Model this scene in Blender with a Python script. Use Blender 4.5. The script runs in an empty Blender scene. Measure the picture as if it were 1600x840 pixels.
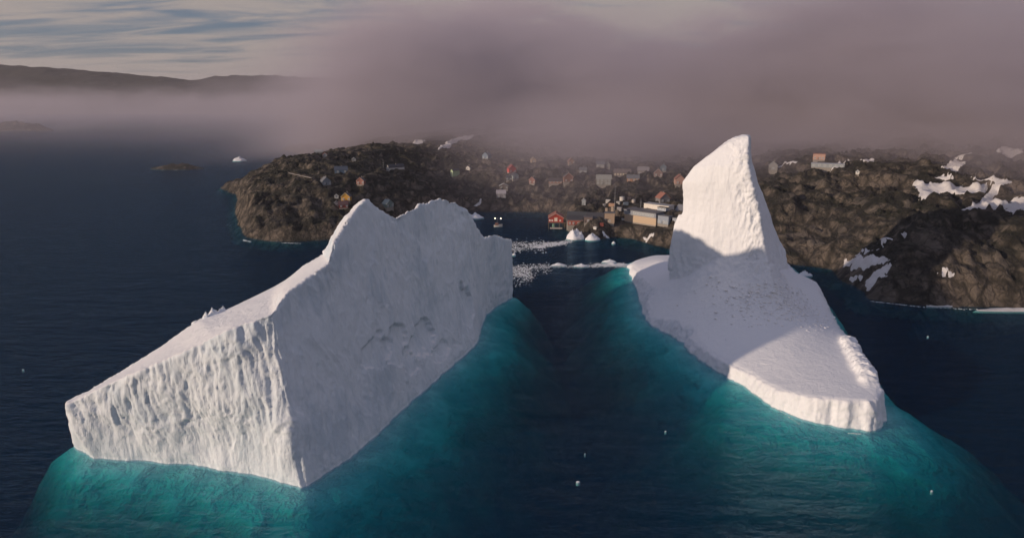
import bpy, bmesh, math, random
import numpy as np
from mathutils import Vector
R = math.radians
C = bpy.context.scene.collection
random.seed(7); rng = np.random.default_rng(11)
scn = bpy.context.scene

# ------------------------------------------------------------------ camera
CAM_H, PITCH, FOC = 110.0, R(14.2), 1066.7
cam_d = bpy.data.cameras.new('camera'); cam = bpy.data.objects.new('camera', cam_d); C.objects.link(cam)
cam.location = (0, 0, CAM_H); cam.rotation_euler = (math.pi/2 - PITCH, 0, 0)
cam_d.sensor_width = 36; cam_d.lens = 36*FOC/1600; cam_d.clip_start = 1; cam_d.clip_end = 40000
scn.camera = cam

# ------------------------------------------------------------------ light, sky
SUN_EL, LX, LY = R(10.5), 0.91, 0.415          # the light travels towards (LX, LY), downward
sd = Vector((LX*math.cos(SUN_EL), LY*math.cos(SUN_EL), -math.sin(SUN_EL))).normalized()
sun_d = bpy.data.lights.new('sun', 'SUN'); sun = bpy.data.objects.new('sun', sun_d); C.objects.link(sun)
sun_d.energy = 3.65; sun_d.angle = R(0.9); sun_d.color = (1.0, 0.768, 0.565)
sun.rotation_euler = sd.to_track_quat('-Z', 'Y').to_euler(); sun.location = (-300, -200, 300)
world = bpy.data.worlds.new('World'); scn.world = world; world.use_nodes = True
scn.view_settings.view_transform = 'Standard'; scn.view_settings.look = 'None'
scn.view_settings.exposure = 0.0; scn.view_settings.gamma = 1.0
scn.cycles.max_bounces = 6; scn.cycles.diffuse_bounces = 3; scn.cycles.glossy_bounces = 2
scn.cycles.transparent_max_bounces = 24; scn.cycles.volume_bounces = 1
scn.cycles.use_denoising = True
scn.cycles.volume_max_steps = 256

class NT:
    """small helper to wire shader nodes"""
    def __init__(s, tree): s.t = tree; s.n = tree.nodes; s.l = tree.links
    def add(s, typ, **kw):
        n = s.n.new(typ)
        for k, v in kw.items():
            setattr(n, k, v)
        return n
    def set(s, n, **kw):
        for k, v in kw.items():
            s.plug(v, n.inputs[k.replace('_', ' ')])
        return n
    def plug(s, v, inp):
        if isinstance(v, bpy.types.NodeSocket): s.l.new(v, inp)
        else: inp.default_value = v
    def math(s, op, a, b=None, clamp=False):
        n = s.add('ShaderNodeMath', operation=op, use_clamp=clamp); s.plug(a, n.inputs[0])
        if b is not None: s.plug(b, n.inputs[1])
        return n.outputs[0]
    def noise(s, vec, scale, detail=4, rough=0.55, dist=0.0):
        n = s.add('ShaderNodeTexNoise'); s.plug(vec, n.inputs['Vector']); n.inputs['Scale'].default_value = scale
        n.inputs['Detail'].default_value = detail; n.inputs['Roughness'].default_value = rough; n.inputs['Distortion'].default_value = dist
        return n.outputs['Fac']
    def mapping(s, vec, scale=(1,1,1), rot=(0,0,0), loc=(0,0,0)):
        n = s.add('ShaderNodeMapping'); s.plug(vec, n.inputs['Vector'])
        n.inputs['Scale'].default_value = scale; n.inputs['Rotation'].default_value = rot; n.inputs['Location'].default_value = loc
        return n.outputs[0]
    def ramp(s, fac, a, b, ca=(0,0,0,1), cb=(1,1,1,1)):
        n = s.add('ShaderNodeMapRange', interpolation_type='SMOOTHSTEP'); s.plug(fac, n.inputs['Value'])
        n.inputs['From Min'].default_value = a; n.inputs['From Max'].default_value = b
        return n.outputs[0]
    def mix(s, fac, a, b):
        n = s.add('ShaderNodeMix', data_type='RGBA'); s.plug(fac, n.inputs[0]); s.plug(a, n.inputs[6]); s.plug(b, n.inputs[7])
        return n.outputs[2]
def rgb(r, g, b): return (r, g, b, 1.0)

# sky: Nishita with streaky high cloud
w = NT(world.node_tree); w.n.clear()
sky = w.add('ShaderNodeTexSky', sky_type='NISHITA'); sky.sun_disc = False
sky.sun_elevation = SUN_EL
sky.sun_rotation = math.atan2(-LX, -LY)       # azimuth of the sun, clockwise from +Y
sky.altitude = 100; sky.air_density = 1.0; sky.dust_density = 0.6; sky.ozone_density = 2.0
tc = w.add('ShaderNodeTexCoord').outputs['Generated']
sep = w.add('ShaderNodeSeparateXYZ'); w.l.new(tc, sep.inputs[0])
zz = w.math('ADD', w.math('MAXIMUM', sep.outputs[2], 0.0), 0.10)
cmb = w.add('ShaderNodeCombineXYZ'); w.plug(w.math('DIVIDE', sep.outputs[0], zz), cmb.inputs[0]); w.plug(w.math('DIVIDE', sep.outputs[1], zz), cmb.inputs[1])
streak = w.noise(w.mapping(cmb.outputs[0], (0.55, 1.5, 1), (0, 0, 0.35), (3.1, 0.7, 0)), 1.6, 7, 0.6, 0.6)
broad = w.noise(w.mapping(cmb.outputs[0], (0.3, 0.6, 1), (0, 0, 0.2), (1.3, 2.7, 0)), 1.0, 3, 0.5, 0.3)
cl = w.ramp(w.math('ADD', w.math('MULTIPLY', streak, 0.62), w.math('MULTIPLY', broad, 0.42)), 0.38, 0.55)
cloudcol = rgb(3.7, 3.15, 2.85)
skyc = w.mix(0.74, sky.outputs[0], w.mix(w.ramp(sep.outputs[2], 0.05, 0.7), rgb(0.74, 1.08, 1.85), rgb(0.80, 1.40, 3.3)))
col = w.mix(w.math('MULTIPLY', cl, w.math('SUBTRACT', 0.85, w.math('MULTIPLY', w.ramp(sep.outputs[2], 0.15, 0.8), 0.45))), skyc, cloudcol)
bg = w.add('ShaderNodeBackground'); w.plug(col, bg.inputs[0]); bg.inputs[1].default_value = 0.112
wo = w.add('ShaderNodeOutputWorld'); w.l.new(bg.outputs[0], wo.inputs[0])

# ------------------------------------------------------------------ numbers: rays, noise, splines
def ray(px, py):
    x = (px-800)/FOC; y = -(py-420)/FOC
    return (x, math.cos(PITCH)+y*math.sin(PITCH), -math.sin(PITCH)+y*math.cos(PITCH))
def P(px, py, z=0.0):
    """ground position seen in the photograph's direction, at height z"""
    r = ray(px, py); t = (z-CAM_H)/r[2]; return (r[0]*t, r[1]*t, z)
def Q(px, py, Y):
    r = ray(px, py); t = Y/r[1]; return (r[0]*t, Y, CAM_H+r[2]*t)
_perm = np.random.default_rng(3).permutation(256); _perm = np.concatenate([_perm, _perm, _perm])
_g = np.random.default_rng(5).normal(size=(256, 3)); _g /= np.linalg.norm(_g, axis=1)[:, None]
def perlin(p):
    p = np.asarray(p, float); i = np.floor(p).astype(int); f = p-i; i &= 255; u = f*f*f*(f*(f*6-15)+10)
    out = 0
    for dx in (0, 1):
        for dy in (0, 1):
            for dz in (0, 1):
                h = _perm[_perm[_perm[(i[:, 0]+dx) & 255]+((i[:, 1]+dy) & 255)]+((i[:, 2]+dz) & 255)]
                d = _g[h]; v = d[:, 0]*(f[:, 0]-dx)+d[:, 1]*(f[:, 1]-dy)+d[:, 2]*(f[:, 2]-dz)
                wx = u[:, 0] if dx else 1-u[:, 0]; wy = u[:, 1] if dy else 1-u[:, 1]; wz = u[:, 2] if dz else 1-u[:, 2]
                out = out+v*wx*wy*wz
    return out*1.6
def fbm(p, oct=4, gain=0.5, ridged=False):
    p = np.asarray(p, float); a = 1.0; s = 0; tot = 0
    for o in range(oct):
        n = perlin(p*(2.03**o)+o*17.3)
        if ridged: n = 1-2*np.abs(n)
        s = s+a*n; tot += a; a *= gain
    return s/tot
def tps(pts):
    pts = np.array(pts, float); X = pts[:, :2]/100; n = len(X)
    d2 = ((X[:, None]-X[None])**2).sum(2); K = 0.5*d2*np.log(d2+1e-9)+np.eye(n)*0.02
    A = np.zeros((n+3, n+3)); A[:n, :n] = K; A[:n, n] = 1; A[:n, n+1:] = X; A[n, :n] = 1; A[n+1:, :n] = X.T
    wv = np.linalg.solve(A, np.concatenate([pts[:, 2], [0, 0, 0]]))
    def f(x, y):
        x = np.asarray(x, float)/100; y = np.asarray(y, float)/100; r = wv[n]+wv[n+1]*x+wv[n+2]*y
        for k in range(n):
            q = (x-X[k, 0])**2+(y-X[k, 1])**2; r = r+wv[k]*0.5*q*np.log(q+1e-9)
        return r
    return f
def sdist(poly, x, y):
    """signed distance, positive inside"""
    poly = np.array(poly, float); x = np.asarray(x, float); y = np.asarray(y, float)
    best = np.full(x.shape, 1e18); ins = np.zeros(x.shape, bool)
    for i in range(len(poly)):
        a = poly[i-1]; b = poly[i]; ex, ey = b-a; L = ex*ex+ey*ey+1e-12
        t = np.clip(((x-a[0])*ex+(y-a[1])*ey)/L, 0, 1)
        best = np.minimum(best, (x-a[0]-t*ex)**2+(y-a[1]-t*ey)**2)
        c = ((a[1] > y) != (b[1] > y)); ins ^= c & (x < (b[0]-a[0])*(y-a[1])/(b[1]-a[1]+1e-12)+a[0])
    d = np.sqrt(best); return np.where(ins, d, -d)
def sstep(a, b, x):
    t = np.clip((np.asarray(x, float)-a)/(b-a), 0, 1); return t*t*(3-2*t)

# ------------------------------------------------------------------ objects
def mesh_np(name, V, Fq, mat, origin=(0, 0, 0), parent=None, smooth=True):
    V = np.asarray(V, float)-np.asarray(origin, float); me = bpy.data.meshes.new(name)
    if isinstance(Fq, np.ndarray):
        k = Fq.shape[1]; me.vertices.add(len(V)); me.vertices.foreach_set('co', V.astype(np.float32).ravel())
        me.loops.add(Fq.size); me.loops.foreach_set('vertex_index', Fq.astype(np.int32).ravel())
        me.polygons.add(len(Fq)); me.polygons.foreach_set('loop_start', np.arange(0, Fq.size, k, dtype=np.int32))
        me.update(calc_edges=True); me.validate()
    else:
        me.from_pydata([tuple(v) for v in V], [], Fq); me.update()
    if smooth: me.polygons.foreach_set('use_smooth', [True]*len(me.polygons))
    if mat: me.materials.append(mat)
    o = bpy.data.objects.new(name, me); C.objects.link(o)
    if parent: o.parent = parent
    else: o.location = origin
    return o
def tag(o, label=None, cat=None, group=None, kind=None):
    for k, v in (('label', label), ('category', cat), ('group', group), ('kind', kind)):
        if v: o[k] = v
    return o
def thing(name, label, cat, loc, rz=0.0, group=None):
    o = bpy.data.objects.new(name, None); C.objects.link(o); o.empty_display_size = 2
    o.location = loc; o.rotation_euler = (0, 0, rz); return tag(o, label, cat, group)
class MB:
    def __init__(s): s.v = []; s.f = []
    def box(s, x0, x1, y0, y1, z0, z1, taper=0):
        b = len(s.v); t = taper
        s.v += [(x0, y0, z0), (x1, y0, z0), (x1, y1, z0), (x0, y1, z0), (x0+t, y0+t, z1), (x1-t, y0+t, z1), (x1-t, y1-t, z1), (x0+t, y1-t, z1)]
        s.f += [tuple(b+i for i in q) for q in ((0, 3, 2, 1), (4, 5, 6, 7), (0, 1, 5, 4), (1, 2, 6, 5), (2, 3, 7, 6), (3, 0, 4, 7))]; return s
    def poly(s, pts, d):
        """closed prism from a planar polygon pts moved by d"""
        b = len(s.v); n = len(pts); s.v += [tuple(p) for p in pts]+[tuple(p[i]+d[i] for i in range(3)) for p in pts]
        s.f += [tuple(b+i for i in range(n)), tuple(b+n+i for i in reversed(range(n)))]
        s.f += [(b+i, b+n+i, b+n+(i+1) % n, b+(i+1) % n) for i in range(n)]; return s
    def tube(s, a, b_, r0, r1=None, n=6):
        r1 = r0 if r1 is None else r1; a = Vector(a); b_ = Vector(b_); d = (b_-a).normalized(); u = d.orthogonal().normalized(); w_ = d.cross(u)
        k = len(s.v)
        for c, r in ((a, r0), (b_, r1)):
            for i in range(n): s.v.append(tuple(c+u*r*math.cos(2*math.pi*i/n)+w_*r*math.sin(2*math.pi*i/n)))
        s.f += [(k+i, k+(i+1) % n, k+n+(i+1) % n, k+n+i) for i in range(n)]+[tuple(k+i for i in reversed(range(n))), tuple(k+n+i for i in range(n))]; return s
    def build(s, name, mat, parent=None, origin=(0, 0, 0), smooth=False):
        o = mesh_np(name, np.array(s.v)+np.array(origin), s.f, mat, origin, parent, smooth)
        bm = bmesh.new(); bm.from_mesh(o.data); bmesh.ops.recalc_face_normals(bm, faces=bm.faces); bm.to_mesh(o.data); bm.free()
        return o
def grid_faces(nx, ny):
    i = np.arange(nx-1)[None]+np.arange(ny-1)[:, None]*nx; i = i.ravel()
    return np.stack([i, i+1, i+nx+1, i+nx], 1)

# ------------------------------------------------------------------ materials
def new_mat(name):
    m = bpy.data.materials.new(name); m.use_nodes = True; t = NT(m.node_tree); t.n.clear()
    o = t.add('ShaderNodeOutputMaterial'); return m, t, o
def principled(t, o, col, rough=0.6, normal=None, **kw):
    p = t.add('ShaderNodeBsdfPrincipled'); t.plug(col, p.inputs['Base Color']); t.plug(rough, p.inputs['Roughness'])
    if normal: t.plug(normal, p.inputs['Normal'])
    for k, v in kw.items(): t.plug(v, p.inputs[k.replace('_', ' ')])
    t.l.new(p.outputs[0], o.inputs['Surface']); return p
def bump(t, h, strength, dist):
    b = t.add('ShaderNodeBump'); t.plug(h, b.inputs['Height']); b.inputs['Strength'].default_value = strength; b.inputs['Distance'].default_value = dist
    return b.outputs[0]
_pc = {}
def paint(c, rough=0.6, wear=0.25, name='painted_board'):
    k = (c, rough, wear, name)
    if k in _pc: return _pc[k]
    m, t, o = new_mat(name); g = t.add('ShaderNodeTexCoord').outputs['Object']
    n = t.noise(g, 1.3, 5, 0.65); n2 = t.noise(t.mapping(g, (4, 4, 0.4)), 2.0, 3)
    f = t.math('MULTIPLY', t.math('ADD', n, n2), 0.5)
    colr = t.mix(t.ramp(f, 0.38, 0.66), rgb(*c), rgb(*[x*(1-wear)+0.02 for x in c]))
    principled(t, o, colr, rough, bump(t, n2, 0.4, 0.05)); _pc[k] = m; return m
def glass_mat():
    m, t, o = new_mat('window_glass'); principled(t, o, rgb(0.30, 0.34, 0.38), 0.15); return m
GLASS = glass_mat()
def ice_mat(name='glacier_ice', tint=(0.72, 0.79, 0.87), deep=(0.50, 0.60, 0.70), bumpk=1.0, vert=True):
    m, t, o = new_mat(name); g = t.add('ShaderNodeTexCoord').outputs['Object']
    big = t.noise(g, 0.045, 4, 0.6); fl = t.noise(t.mapping(g, (1, 1, 0.22 if vert else 1)), 0.35, 6, 0.62, 0.8)
    fine = t.noise(t.mapping(g, (1, 1, 0.5 if vert else 1)), 1.4, 6, 0.7, 1.0)
    geo = t.add('ShaderNodeNewGeometry'); sp = t.add('ShaderNodeSeparateXYZ'); t.l.new(geo.outputs['Normal'], sp.inputs[0])
    up = t.ramp(sp.outputs[2], 0.45, 0.8)                      # snow lies on the flat places, bare ice shows on the walls
    f = t.math('MULTIPLY', t.ramp(t.math('ADD', t.math('MULTIPLY', big, 0.6), t.math('MULTIPLY', fl, 0.4)), 0.45, 0.64), 0.75)
    bare = t.mix(f, rgb(*tint), rgb(*deep))
    col_ = t.mix(up, bare, rgb(0.80, 0.82, 0.86))
    h = t.math('ADD', t.math('MULTIPLY', fl, 1.2), t.math('MULTIPLY', fine, 0.5))
    principled(t, o, col_, 0.62, bump(t, h, 0.55*bumpk, 1.0)); return m
ICE = ice_mat(); ICE2 = ice_mat('snowy_ice', (0.78, 0.81, 0.87), (0.70, 0.74, 0.80), 0.7)
def sub_mat():
    m, t, o = new_mat('submerged_ice'); g = t.add('ShaderNodeTexCoord').outputs['Object']
    n = t.ramp(t.noise(g, 0.09, 5, 0.6, 0.1), 0.35, 0.7); principled(t, o, t.mix(n, rgb(0.45, 0.62, 0.64), rgb(0.85, 0.92, 0.90)), 0.8, bump(t, n, 1.0, 2.0)); return m
SUBICE = sub_mat()
def snow_mat():
    m, t, o = new_mat('old_snow'); g = t.add('ShaderNodeTexCoord').outputs['Object']
    n = t.noise(g, 0.25, 5, 0.6); principled(t, o, t.mix(n, rgb(0.45, 0.43, 0.42), rgb(0.74, 0.74, 0.76)), 0.7, bump(t, n, 0.5, 0.8)); return m
SNOW = snow_mat()
def rock_mat(name='tundra_rock', k=0.62):
    m, t, o = new_mat(name); g = t.add('ShaderNodeTexCoord').outputs['Object']
    big = t.noise(g, 0.018, 5, 0.6, 0.5); mid = t.noise(g, 0.09, 6, 0.7, 0.8); fine = t.noise(g, 0.55, 6, 0.75)
    geo = t.add('ShaderNodeNewGeometry'); sp = t.add('ShaderNodeSeparateXYZ'); t.l.new(geo.outputs['Normal'], sp.inputs[0])
    flat = t.ramp(sp.outputs[2], 0.62, 0.93)
    rock = t.mix(t.ramp(mid, 0.38, 0.60), rgb(0.045*k, 0.042*k, 0.042*k), rgb(0.38*k, 0.31*k, 0.25*k))
    rock = t.mix(t.math('MULTIPLY', t.ramp(fine, 0.5, 0.75), 0.7), rock, rgb(0.33*k, 0.28*k, 0.24*k))
    moss = t.mix(t.ramp(fine, 0.35, 0.7), rgb(0.014*k, 0.020*k, 0.012*k), rgb(0.060*k, 0.058*k, 0.030*k))
    mk = t.math('MULTIPLY', flat, t.ramp(t.math('ADD', t.math('MULTIPLY', big, 0.55), t.math('MULTIPLY', mid, 0.45)), 0.42, 0.52))
    c = t.mix(mk, rock, moss)
    spot = t.ramp(t.noise(g, 0.9, 2, 0.5), 0.70, 0.74)
    c = t.mix(t.math('MULTIPLY', spot, 0.75), c, rgb(0.42*k, 0.38*k, 0.33*k))
    crack = t.noise(t.mapping(g, (1, 1, 0.4)), 0.30, 7, 0.75, 1.2)
    wv_ = t.add('ShaderNodeVectorMath', operation='ADD'); t.l.new(g, wv_.inputs[0])
    ns = t.add('ShaderNodeTexNoise'); t.plug(g, ns.inputs['Vector']); ns.inputs['Scale'].default_value = 0.12; sc_ = t.add('ShaderNodeVectorMath', operation='SCALE'); t.l.new(ns.outputs['Color'], sc_.inputs[0]); sc_.inputs['Scale'].default_value = 9.0; t.l.new(sc_.outputs[0], wv_.inputs[1])
    jo = []
    for sc__, st_ in ((0.055, (1, .55, .8)), (0.17, (1, .7, .8))):                # joints between the slabs of bedrock
        vo = t.add('ShaderNodeTexVoronoi', feature='DISTANCE_TO_EDGE'); t.plug(t.mapping(wv_.outputs[0], st_, (0, 0, 0.5)), vo.inputs['Vector']); vo.inputs['Scale'].default_value = sc__; jo.append(t.ramp(vo.outputs['Distance'], 0.0, 0.13))
    jn = t.math('MULTIPLY', jo[0], t.math('ADD', 0.4, t.math('MULTIPLY', jo[1], 0.6)))
    vc = t.add('ShaderNodeTexVoronoi'); t.plug(t.mapping(wv_.outputs[0], (1, .7, .8), (0, 0, 0.5)), vc.inputs['Vector']); vc.inputs['Scale'].default_value = 0.17
    sv = t.add('ShaderNodeSeparateColor'); t.l.new(vc.outputs['Color'], sv.inputs[0])
    c = t.mix(t.math('MULTIPLY', t.math('SUBTRACT', 1.0, jn), 0.75), c, rgb(0.022*k, 0.022*k, 0.018*k))
    c = t.mix(t.math('MULTIPLY', t.math('MULTIPLY', t.ramp(sv.outputs[0], 0.6, 0.95), jn), 0.45), c, rgb(0.40*k, 0.34*k, 0.29*k))
    h = t.math('ADD', t.math('ADD', t.math('MULTIPLY', crack, 2.2), t.math('MULTIPLY', fine, 0.9)), t.math('MULTIPLY', jn, 0.9))
    principled(t, o, c, 0.9, bump(t, h, 1.0, 1.8)); return m
ROCK = rock_mat()
WOOD = paint((0.16, 0.12, 0.09), 0.8, 0.4, 'weathered_timber'); CONC = paint((0.30, 0.28, 0.26), 0.85, 0.3, 'concrete')
METAL = paint((0.35, 0.36, 0.38), 0.4, 0.3, 'galvanised_metal'); WHITE = paint((0.75, 0.73, 0.70), 0.5, 0.12)

# ------------------------------------------------------------------ the sea
WATER_X, WATER_Y0, WATER_Y1, DEPTH = 9000, -800, 15000, 75.0
def water_mat():
    m, t, o = new_mat('sea_water'); geo = t.add('ShaderNodeTexCoord').outputs['Object']
    # wind waves running one way, swell under them, ripples on top
    rot = (0, 0, R(24))
    v1 = t.mapping(geo, (0.35, 1.0, 1), rot); v2 = t.mapping(geo, (0.5, 1.0, 1), (0, 0, R(-8)))
    swell = t.noise(v1, 0.055, 3, 0.5, 0.3); wave = t.noise(v1, 0.22, 5, 0.62, 0.6); rip = t.noise(v2, 0.9, 4, 0.6, 0.4)
    h = t.math('ADD', t.math('ADD', t.math('MULTIPLY', swell, 2.6), t.math('MULTIPLY', wave, 1.9)), t.math('MULTIPLY', rip, 0.32))
    nrm = bump(t, h, 1.0, 1.3)
    gust = t.noise(t.mapping(geo, (0.6, 1, 1), rot), 0.012, 3, 0.5)
    gl = t.add('ShaderNodeBsdfGlossy'); t.plug(rgb(0.50, 0.76, 1.0), gl.inputs['Color']); t.plug(t.math('ADD', 0.10, t.math('MULTIPLY', gust, 0.12)), gl.inputs['Roughness']); t.plug(nrm, gl.inputs['Normal'])
    tr = t.add('ShaderNodeBsdfTransparent'); tr.inputs[0].default_value = rgb(0.93, 0.96, 0.97)
    df = t.add('ShaderNodeBsdfDiffuse'); df.inputs['Color'].default_value = rgb(0.006, 0.13, 0.34); t.plug(nrm, df.inputs['Normal'])
    under = t.add('ShaderNodeMixShader'); under.inputs[0].default_value = 0.12; t.l.new(tr.outputs[0], under.inputs[1]); t.l.new(df.outputs[0], under.inputs[2])
    fr = t.add('ShaderNodeFresnel'); fr.inputs[0].default_value = 1.333; t.plug(nrm, fr.inputs['Normal'])
    mx = t.add('ShaderNodeMixShader'); t.plug(t.math('MULTIPLY', fr.outputs[0], 0.38), mx.inputs[0])
    t.l.new(under.outputs[0], mx.inputs[1]); t.l.new(gl.outputs[0], mx.inputs[2]); t.l.new(mx.outputs[0], o.inputs['Surface'])
    ab = t.add('ShaderNodeVolumeAbsorption'); ab.inputs['Color'].default_value = rgb(0.0, 0.835, 0.820); ab.inputs['Density'].default_value = 0.200
    t.l.new(ab.outputs[0], o.inputs['Volume']); return m
wm = MB().box(-WATER_X, WATER_X, WATER_Y0, WATER_Y1, -DEPTH, 0).build('sea_water', water_mat()); tag(wm, kind='structure')
bed, t_, o_ = new_mat('sea_bed'); principled(t_, o_, rgb(0.03, 0.035, 0.035), 1.0)
sb = MB().box(-WATER_X+5, WATER_X-5, WATER_Y0+5, WATER_Y1-5, -DEPTH+0.5, -DEPTH+3).build('sea_bed', bed); tag(sb, kind='structure')

# ------------------------------------------------------------------ icebergs
def remeshed(parts, voxel, smooth_it=2):
    V = []; Fc = []
    for v, f in parts:
        b = len(V); V += [tuple(p) for p in v]; Fc += [tuple(i+b for i in q) for q in f]
    me = bpy.data.meshes.new('rough_ice'); me.from_pydata(V, [], Fc); me.update()
    bm = bmesh.new(); bm.from_mesh(me); bmesh.ops.triangulate(bm, faces=bm.faces); bm.to_mesh(me); bm.free()
    o = bpy.data.objects.new('rough_ice', me); C.objects.link(o)
    md = o.modifiers.new('r', 'REMESH'); md.mode = 'VOXEL'; md.voxel_size = voxel
    if smooth_it:
        sm = o.modifiers.new('s', 'SMOOTH'); sm.factor = 0.5; sm.iterations = smooth_it
    dg = bpy.context.evaluated_depsgraph_get(); ev = o.evaluated_get(dg); m2 = ev.to_mesh()
    n = len(m2.vertices); co = np.empty(n*3, np.float32); m2.vertices.foreach_get('co', co); co = co.reshape(-1, 3).astype(float)
    no = np.empty(n*3, np.float32); m2.vertices.foreach_get('normal', no); no = no.reshape(-1, 3).astype(float)
    nl = len(m2.loops); li = np.empty(nl, np.int32); m2.loops.foreach_get('vertex_index', li); F_ = li.reshape(-1, 4)
    ev.to_mesh_clear(); bpy.data.objects.remove(o); bpy.data.meshes.remove(me)
    return co, no, F_
def loft(rings, cap=True):
    k = len(rings[0]); V = [tuple(p) for r in rings for p in r]; Fc = []
    for i in range(len(rings)-1):
        for j in range(k):
            a = i*k+j; b = i*k+(j+1) % k; Fc.append((a, b, b+k, a+k))
    if cap:
        Fc.append(tuple(reversed(range(k)))); Fc.append(tuple((len(rings)-1)*k+j for j in range(k)))
    return V, Fc
def resample(st, n):
    st = np.array(st, float); u = np.arange(len(st)); uu = np.linspace(0, len(st)-1, n)
    flat = st.reshape(len(st), -1); out = np.stack([np.interp(uu, u, flat[:, c]) for c in range(flat.shape[1])], 1)
    return out.reshape((n,)+st.shape[1:])
def wallmask(no): return 1-sstep(0.45, 0.8, no[:, 2])

# --- the left, wall-sided berg: cross-sections along its length
Lb = [P(*q) for q in ((145, 717), (210, 720), (300, 725), (350, 734), (400, 745), (472, 763))]
Rb = np.array([P(*q) for q in ((472, 763), (520, 735), (560, 705), (600, 668), (660, 610), (745, 535), (757, 490), (775, 477), (800, 462))])
Ltop = [Q(107, 630, 194), Q(200, 586, 192), Q(293, 547, 190), Q(335, 526, 188.5), Q(363, 512, 187.5), Q(424, 491, 189)]
Lback = [Q(109, 627, 198), Q(180, 588, 207), Q(262, 535, 215), Q(310, 499, 221), Q(345, 487, 226), Q(425, 449, 234)]
sts = []
def section(B, T, K, lean=0.0, mid=0.0):
    B = np.array(B); T = np.array(T); K = np.array(K)
    n = np.array([T[0]-K[0], T[1]-K[1], 0]); n /= np.linalg.norm(n)+1e-6
    M1 = B*0.62+T*0.38+n*mid; M2 = B*0.25+T*0.75+n*mid*0.8
    Bd = np.array([B[0], B[1], -9.0])+n*2
    kb = K+np.array([-0.25, 0.35, 0])*12; kb[2] = 0; kd = kb.copy(); kd[2] = -9
    D = T*0.5+K*0.5; D[2] += 0.3
    return [Bd, B, M1, M2, T, D, K, kb, kd]
for i in range(6): sts.append(section(Lb[i], Ltop[i], Lback[i], mid=(-0.5 if 0 < i < 5 else 0)))
ridge = [(447, 456, 196), (487, 427, 207), (514, 409, 213), (522, 377, 218), (546, 337, 228), (570, 309, 238), (578, 318, 242), (601, 334, 250), (619, 343, 257),
         (634, 334, 263), (657, 319, 273), (686, 312, 287), (715, 319, 302), (728, 328, 309), (740, 350, 318), (756, 372, 333), (773, 366, 345), (786, 371, 355), (800, 374, 366)]
backs = {0: (446, 437, 238), 1: (476, 414, 240), 2: (505, 396, 238), 3: (519, 374, 230), 4: (541, 336, 236)}
for i, (px, py, Y) in enumerate(ridge):
    T = Q(px, py, Y); by = Y-3.5-2.0*(i > 3); bx = np.interp(by, Rb[:, 1], Rb[:, 0]); B = (bx, by, 0) if i < len(ridge)-1 else P(801, 463)
    if i in backs: K = Q(*backs[i])
    elif i == 5: K = Q(566, 314, 241)
    else: K = (T[0]-5, T[1]+2.5, T[2]-8)
    sts.append(section(B, T, K, mid=-1.6 if 1 < i < 17 else 0))
V, F_ = loft(resample(sts, 200))
co, no, F_ = remeshed([(V, F_)], 0.48, 3)
# relief: vertical flutes on the walls, scooped scars, soft deck
s = co.copy(); zs = np.c_[s[:, 0]+0.30*s[:, 2], s[:, 1], s[:, 2]*0.30] + (fbm(s*0.035, 3)[:, None])*7
front = sstep(0.35, 0.75, -no[:, 1])                    # the fluted end wall
wall = wallmask(no)
fl = fbm(zs*0.16, 5, 0.55, ridged=True); fl2 = fbm(zs*0.45+9, 4, 0.55, ridged=True)
scar = fbm(s*np.array([1, 1, 0.6])*0.045+4, 3)
chip = fbm(s*np.array([1, 1, 0.6])*0.35+30, 4, 0.6)
disp = wall*(front*(0.45+0.55*sstep(4, 12, co[:, 2]+4*scar))*(1.0*(fl-0.25)+0.85*(fl2-0.2))+(1-front)*(0.60*fl+0.30*fl2)+0.40*(1-front)*chip+(1-front)*1.3*fbm(s*np.array([1, 1, .5])*0.03+50, 3)+0.3*front*chip)
step = np.tanh(scar*5)                                   # broken slabs leave ledges
disp += wall*(0.7*front+0.45)*step
disp += (1-wall)*(0.35*fbm(s*0.08, 4)+0.10*chip)+sstep(236, 250, co[:, 1])*sstep(34, 44, co[:, 2])*(1-0.7*wall)*(1.3*fbm(s*0.11+70, 4, 0.6, True)+0.4*chip)
def scoop(center, rad, depth, rot=0):
    d = (co-np.array(center)); q = np.sqrt((d[:, 0]/rad[0])**2+(d[:, 1]/rad[1])**2+(d[:, 2]/rad[2])**2)
    return -0.62*depth*(1-sstep(0.80, 1.0, q+0.75*fbm(s*0.13, 4, 0.6)))*(0.35+0.65*sstep(-rad[2], rad[2]*.6, d[:, 2]))
# the upper bowl of the flank is set back behind a crooked ledge
bl = np.array([Q(592, 322, 247), Q(615, 350, 256), (Q(640, 376, 266)), Q(664, 392, 276), Q(690, 368, 289), Q(722, 340, 306)])
lz = np.interp(co[:, 1]+3*fbm(s*0.15, 3), bl[:, 1], bl[:, 2], 200, 200)
disp -= wall*(1-front)*1.0*(0.6+0.8*chip)*sstep(-2.2, 2.6, co[:, 2]-lz)
for (px, py, Y, r, dd) in ((618, 540, 214+22, (9, 11, 7.0), 2.6), (660, 532, 251, (9, 12, 7.5), 3.2), (592, 548, 232, (7, 9, 6), 2.0), (728, 478, 309, (7, 8, 12), 3.4), (640, 565, 245, (7, 5, 7), 1.8), (690, 550, 262, (6, 8, 4), 1.6)):
    # walls seen obliquely: find the wall point along the view
    r_ = np.array(ray(px, py)); v = co-np.array([0, 0, CAM_H]); tt = v@r_/(r_@r_); off = np.linalg.norm(v-tt[:, None]*r_, axis=1)
    k = np.argmin(off+(no@r_ > 0)*50+np.abs(tt*0)+tt*0.001); disp += scoop(co[k], r, dd)*(1-front)*wall
disp -= wall*0.22*np.exp(-((co[:, 2]-0.5)/0.8)**2)
co2 = co+no*disp[:, None]
org = (-85.0, 215.0, 0.0)
lberg = thing('iceberg', 'left iceberg with fluted sunlit end wall and long shaded flank under a jagged ridge', 'iceberg', org)
mesh_np('ice_wall', co2, F_, ICE, org, lberg)

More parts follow.
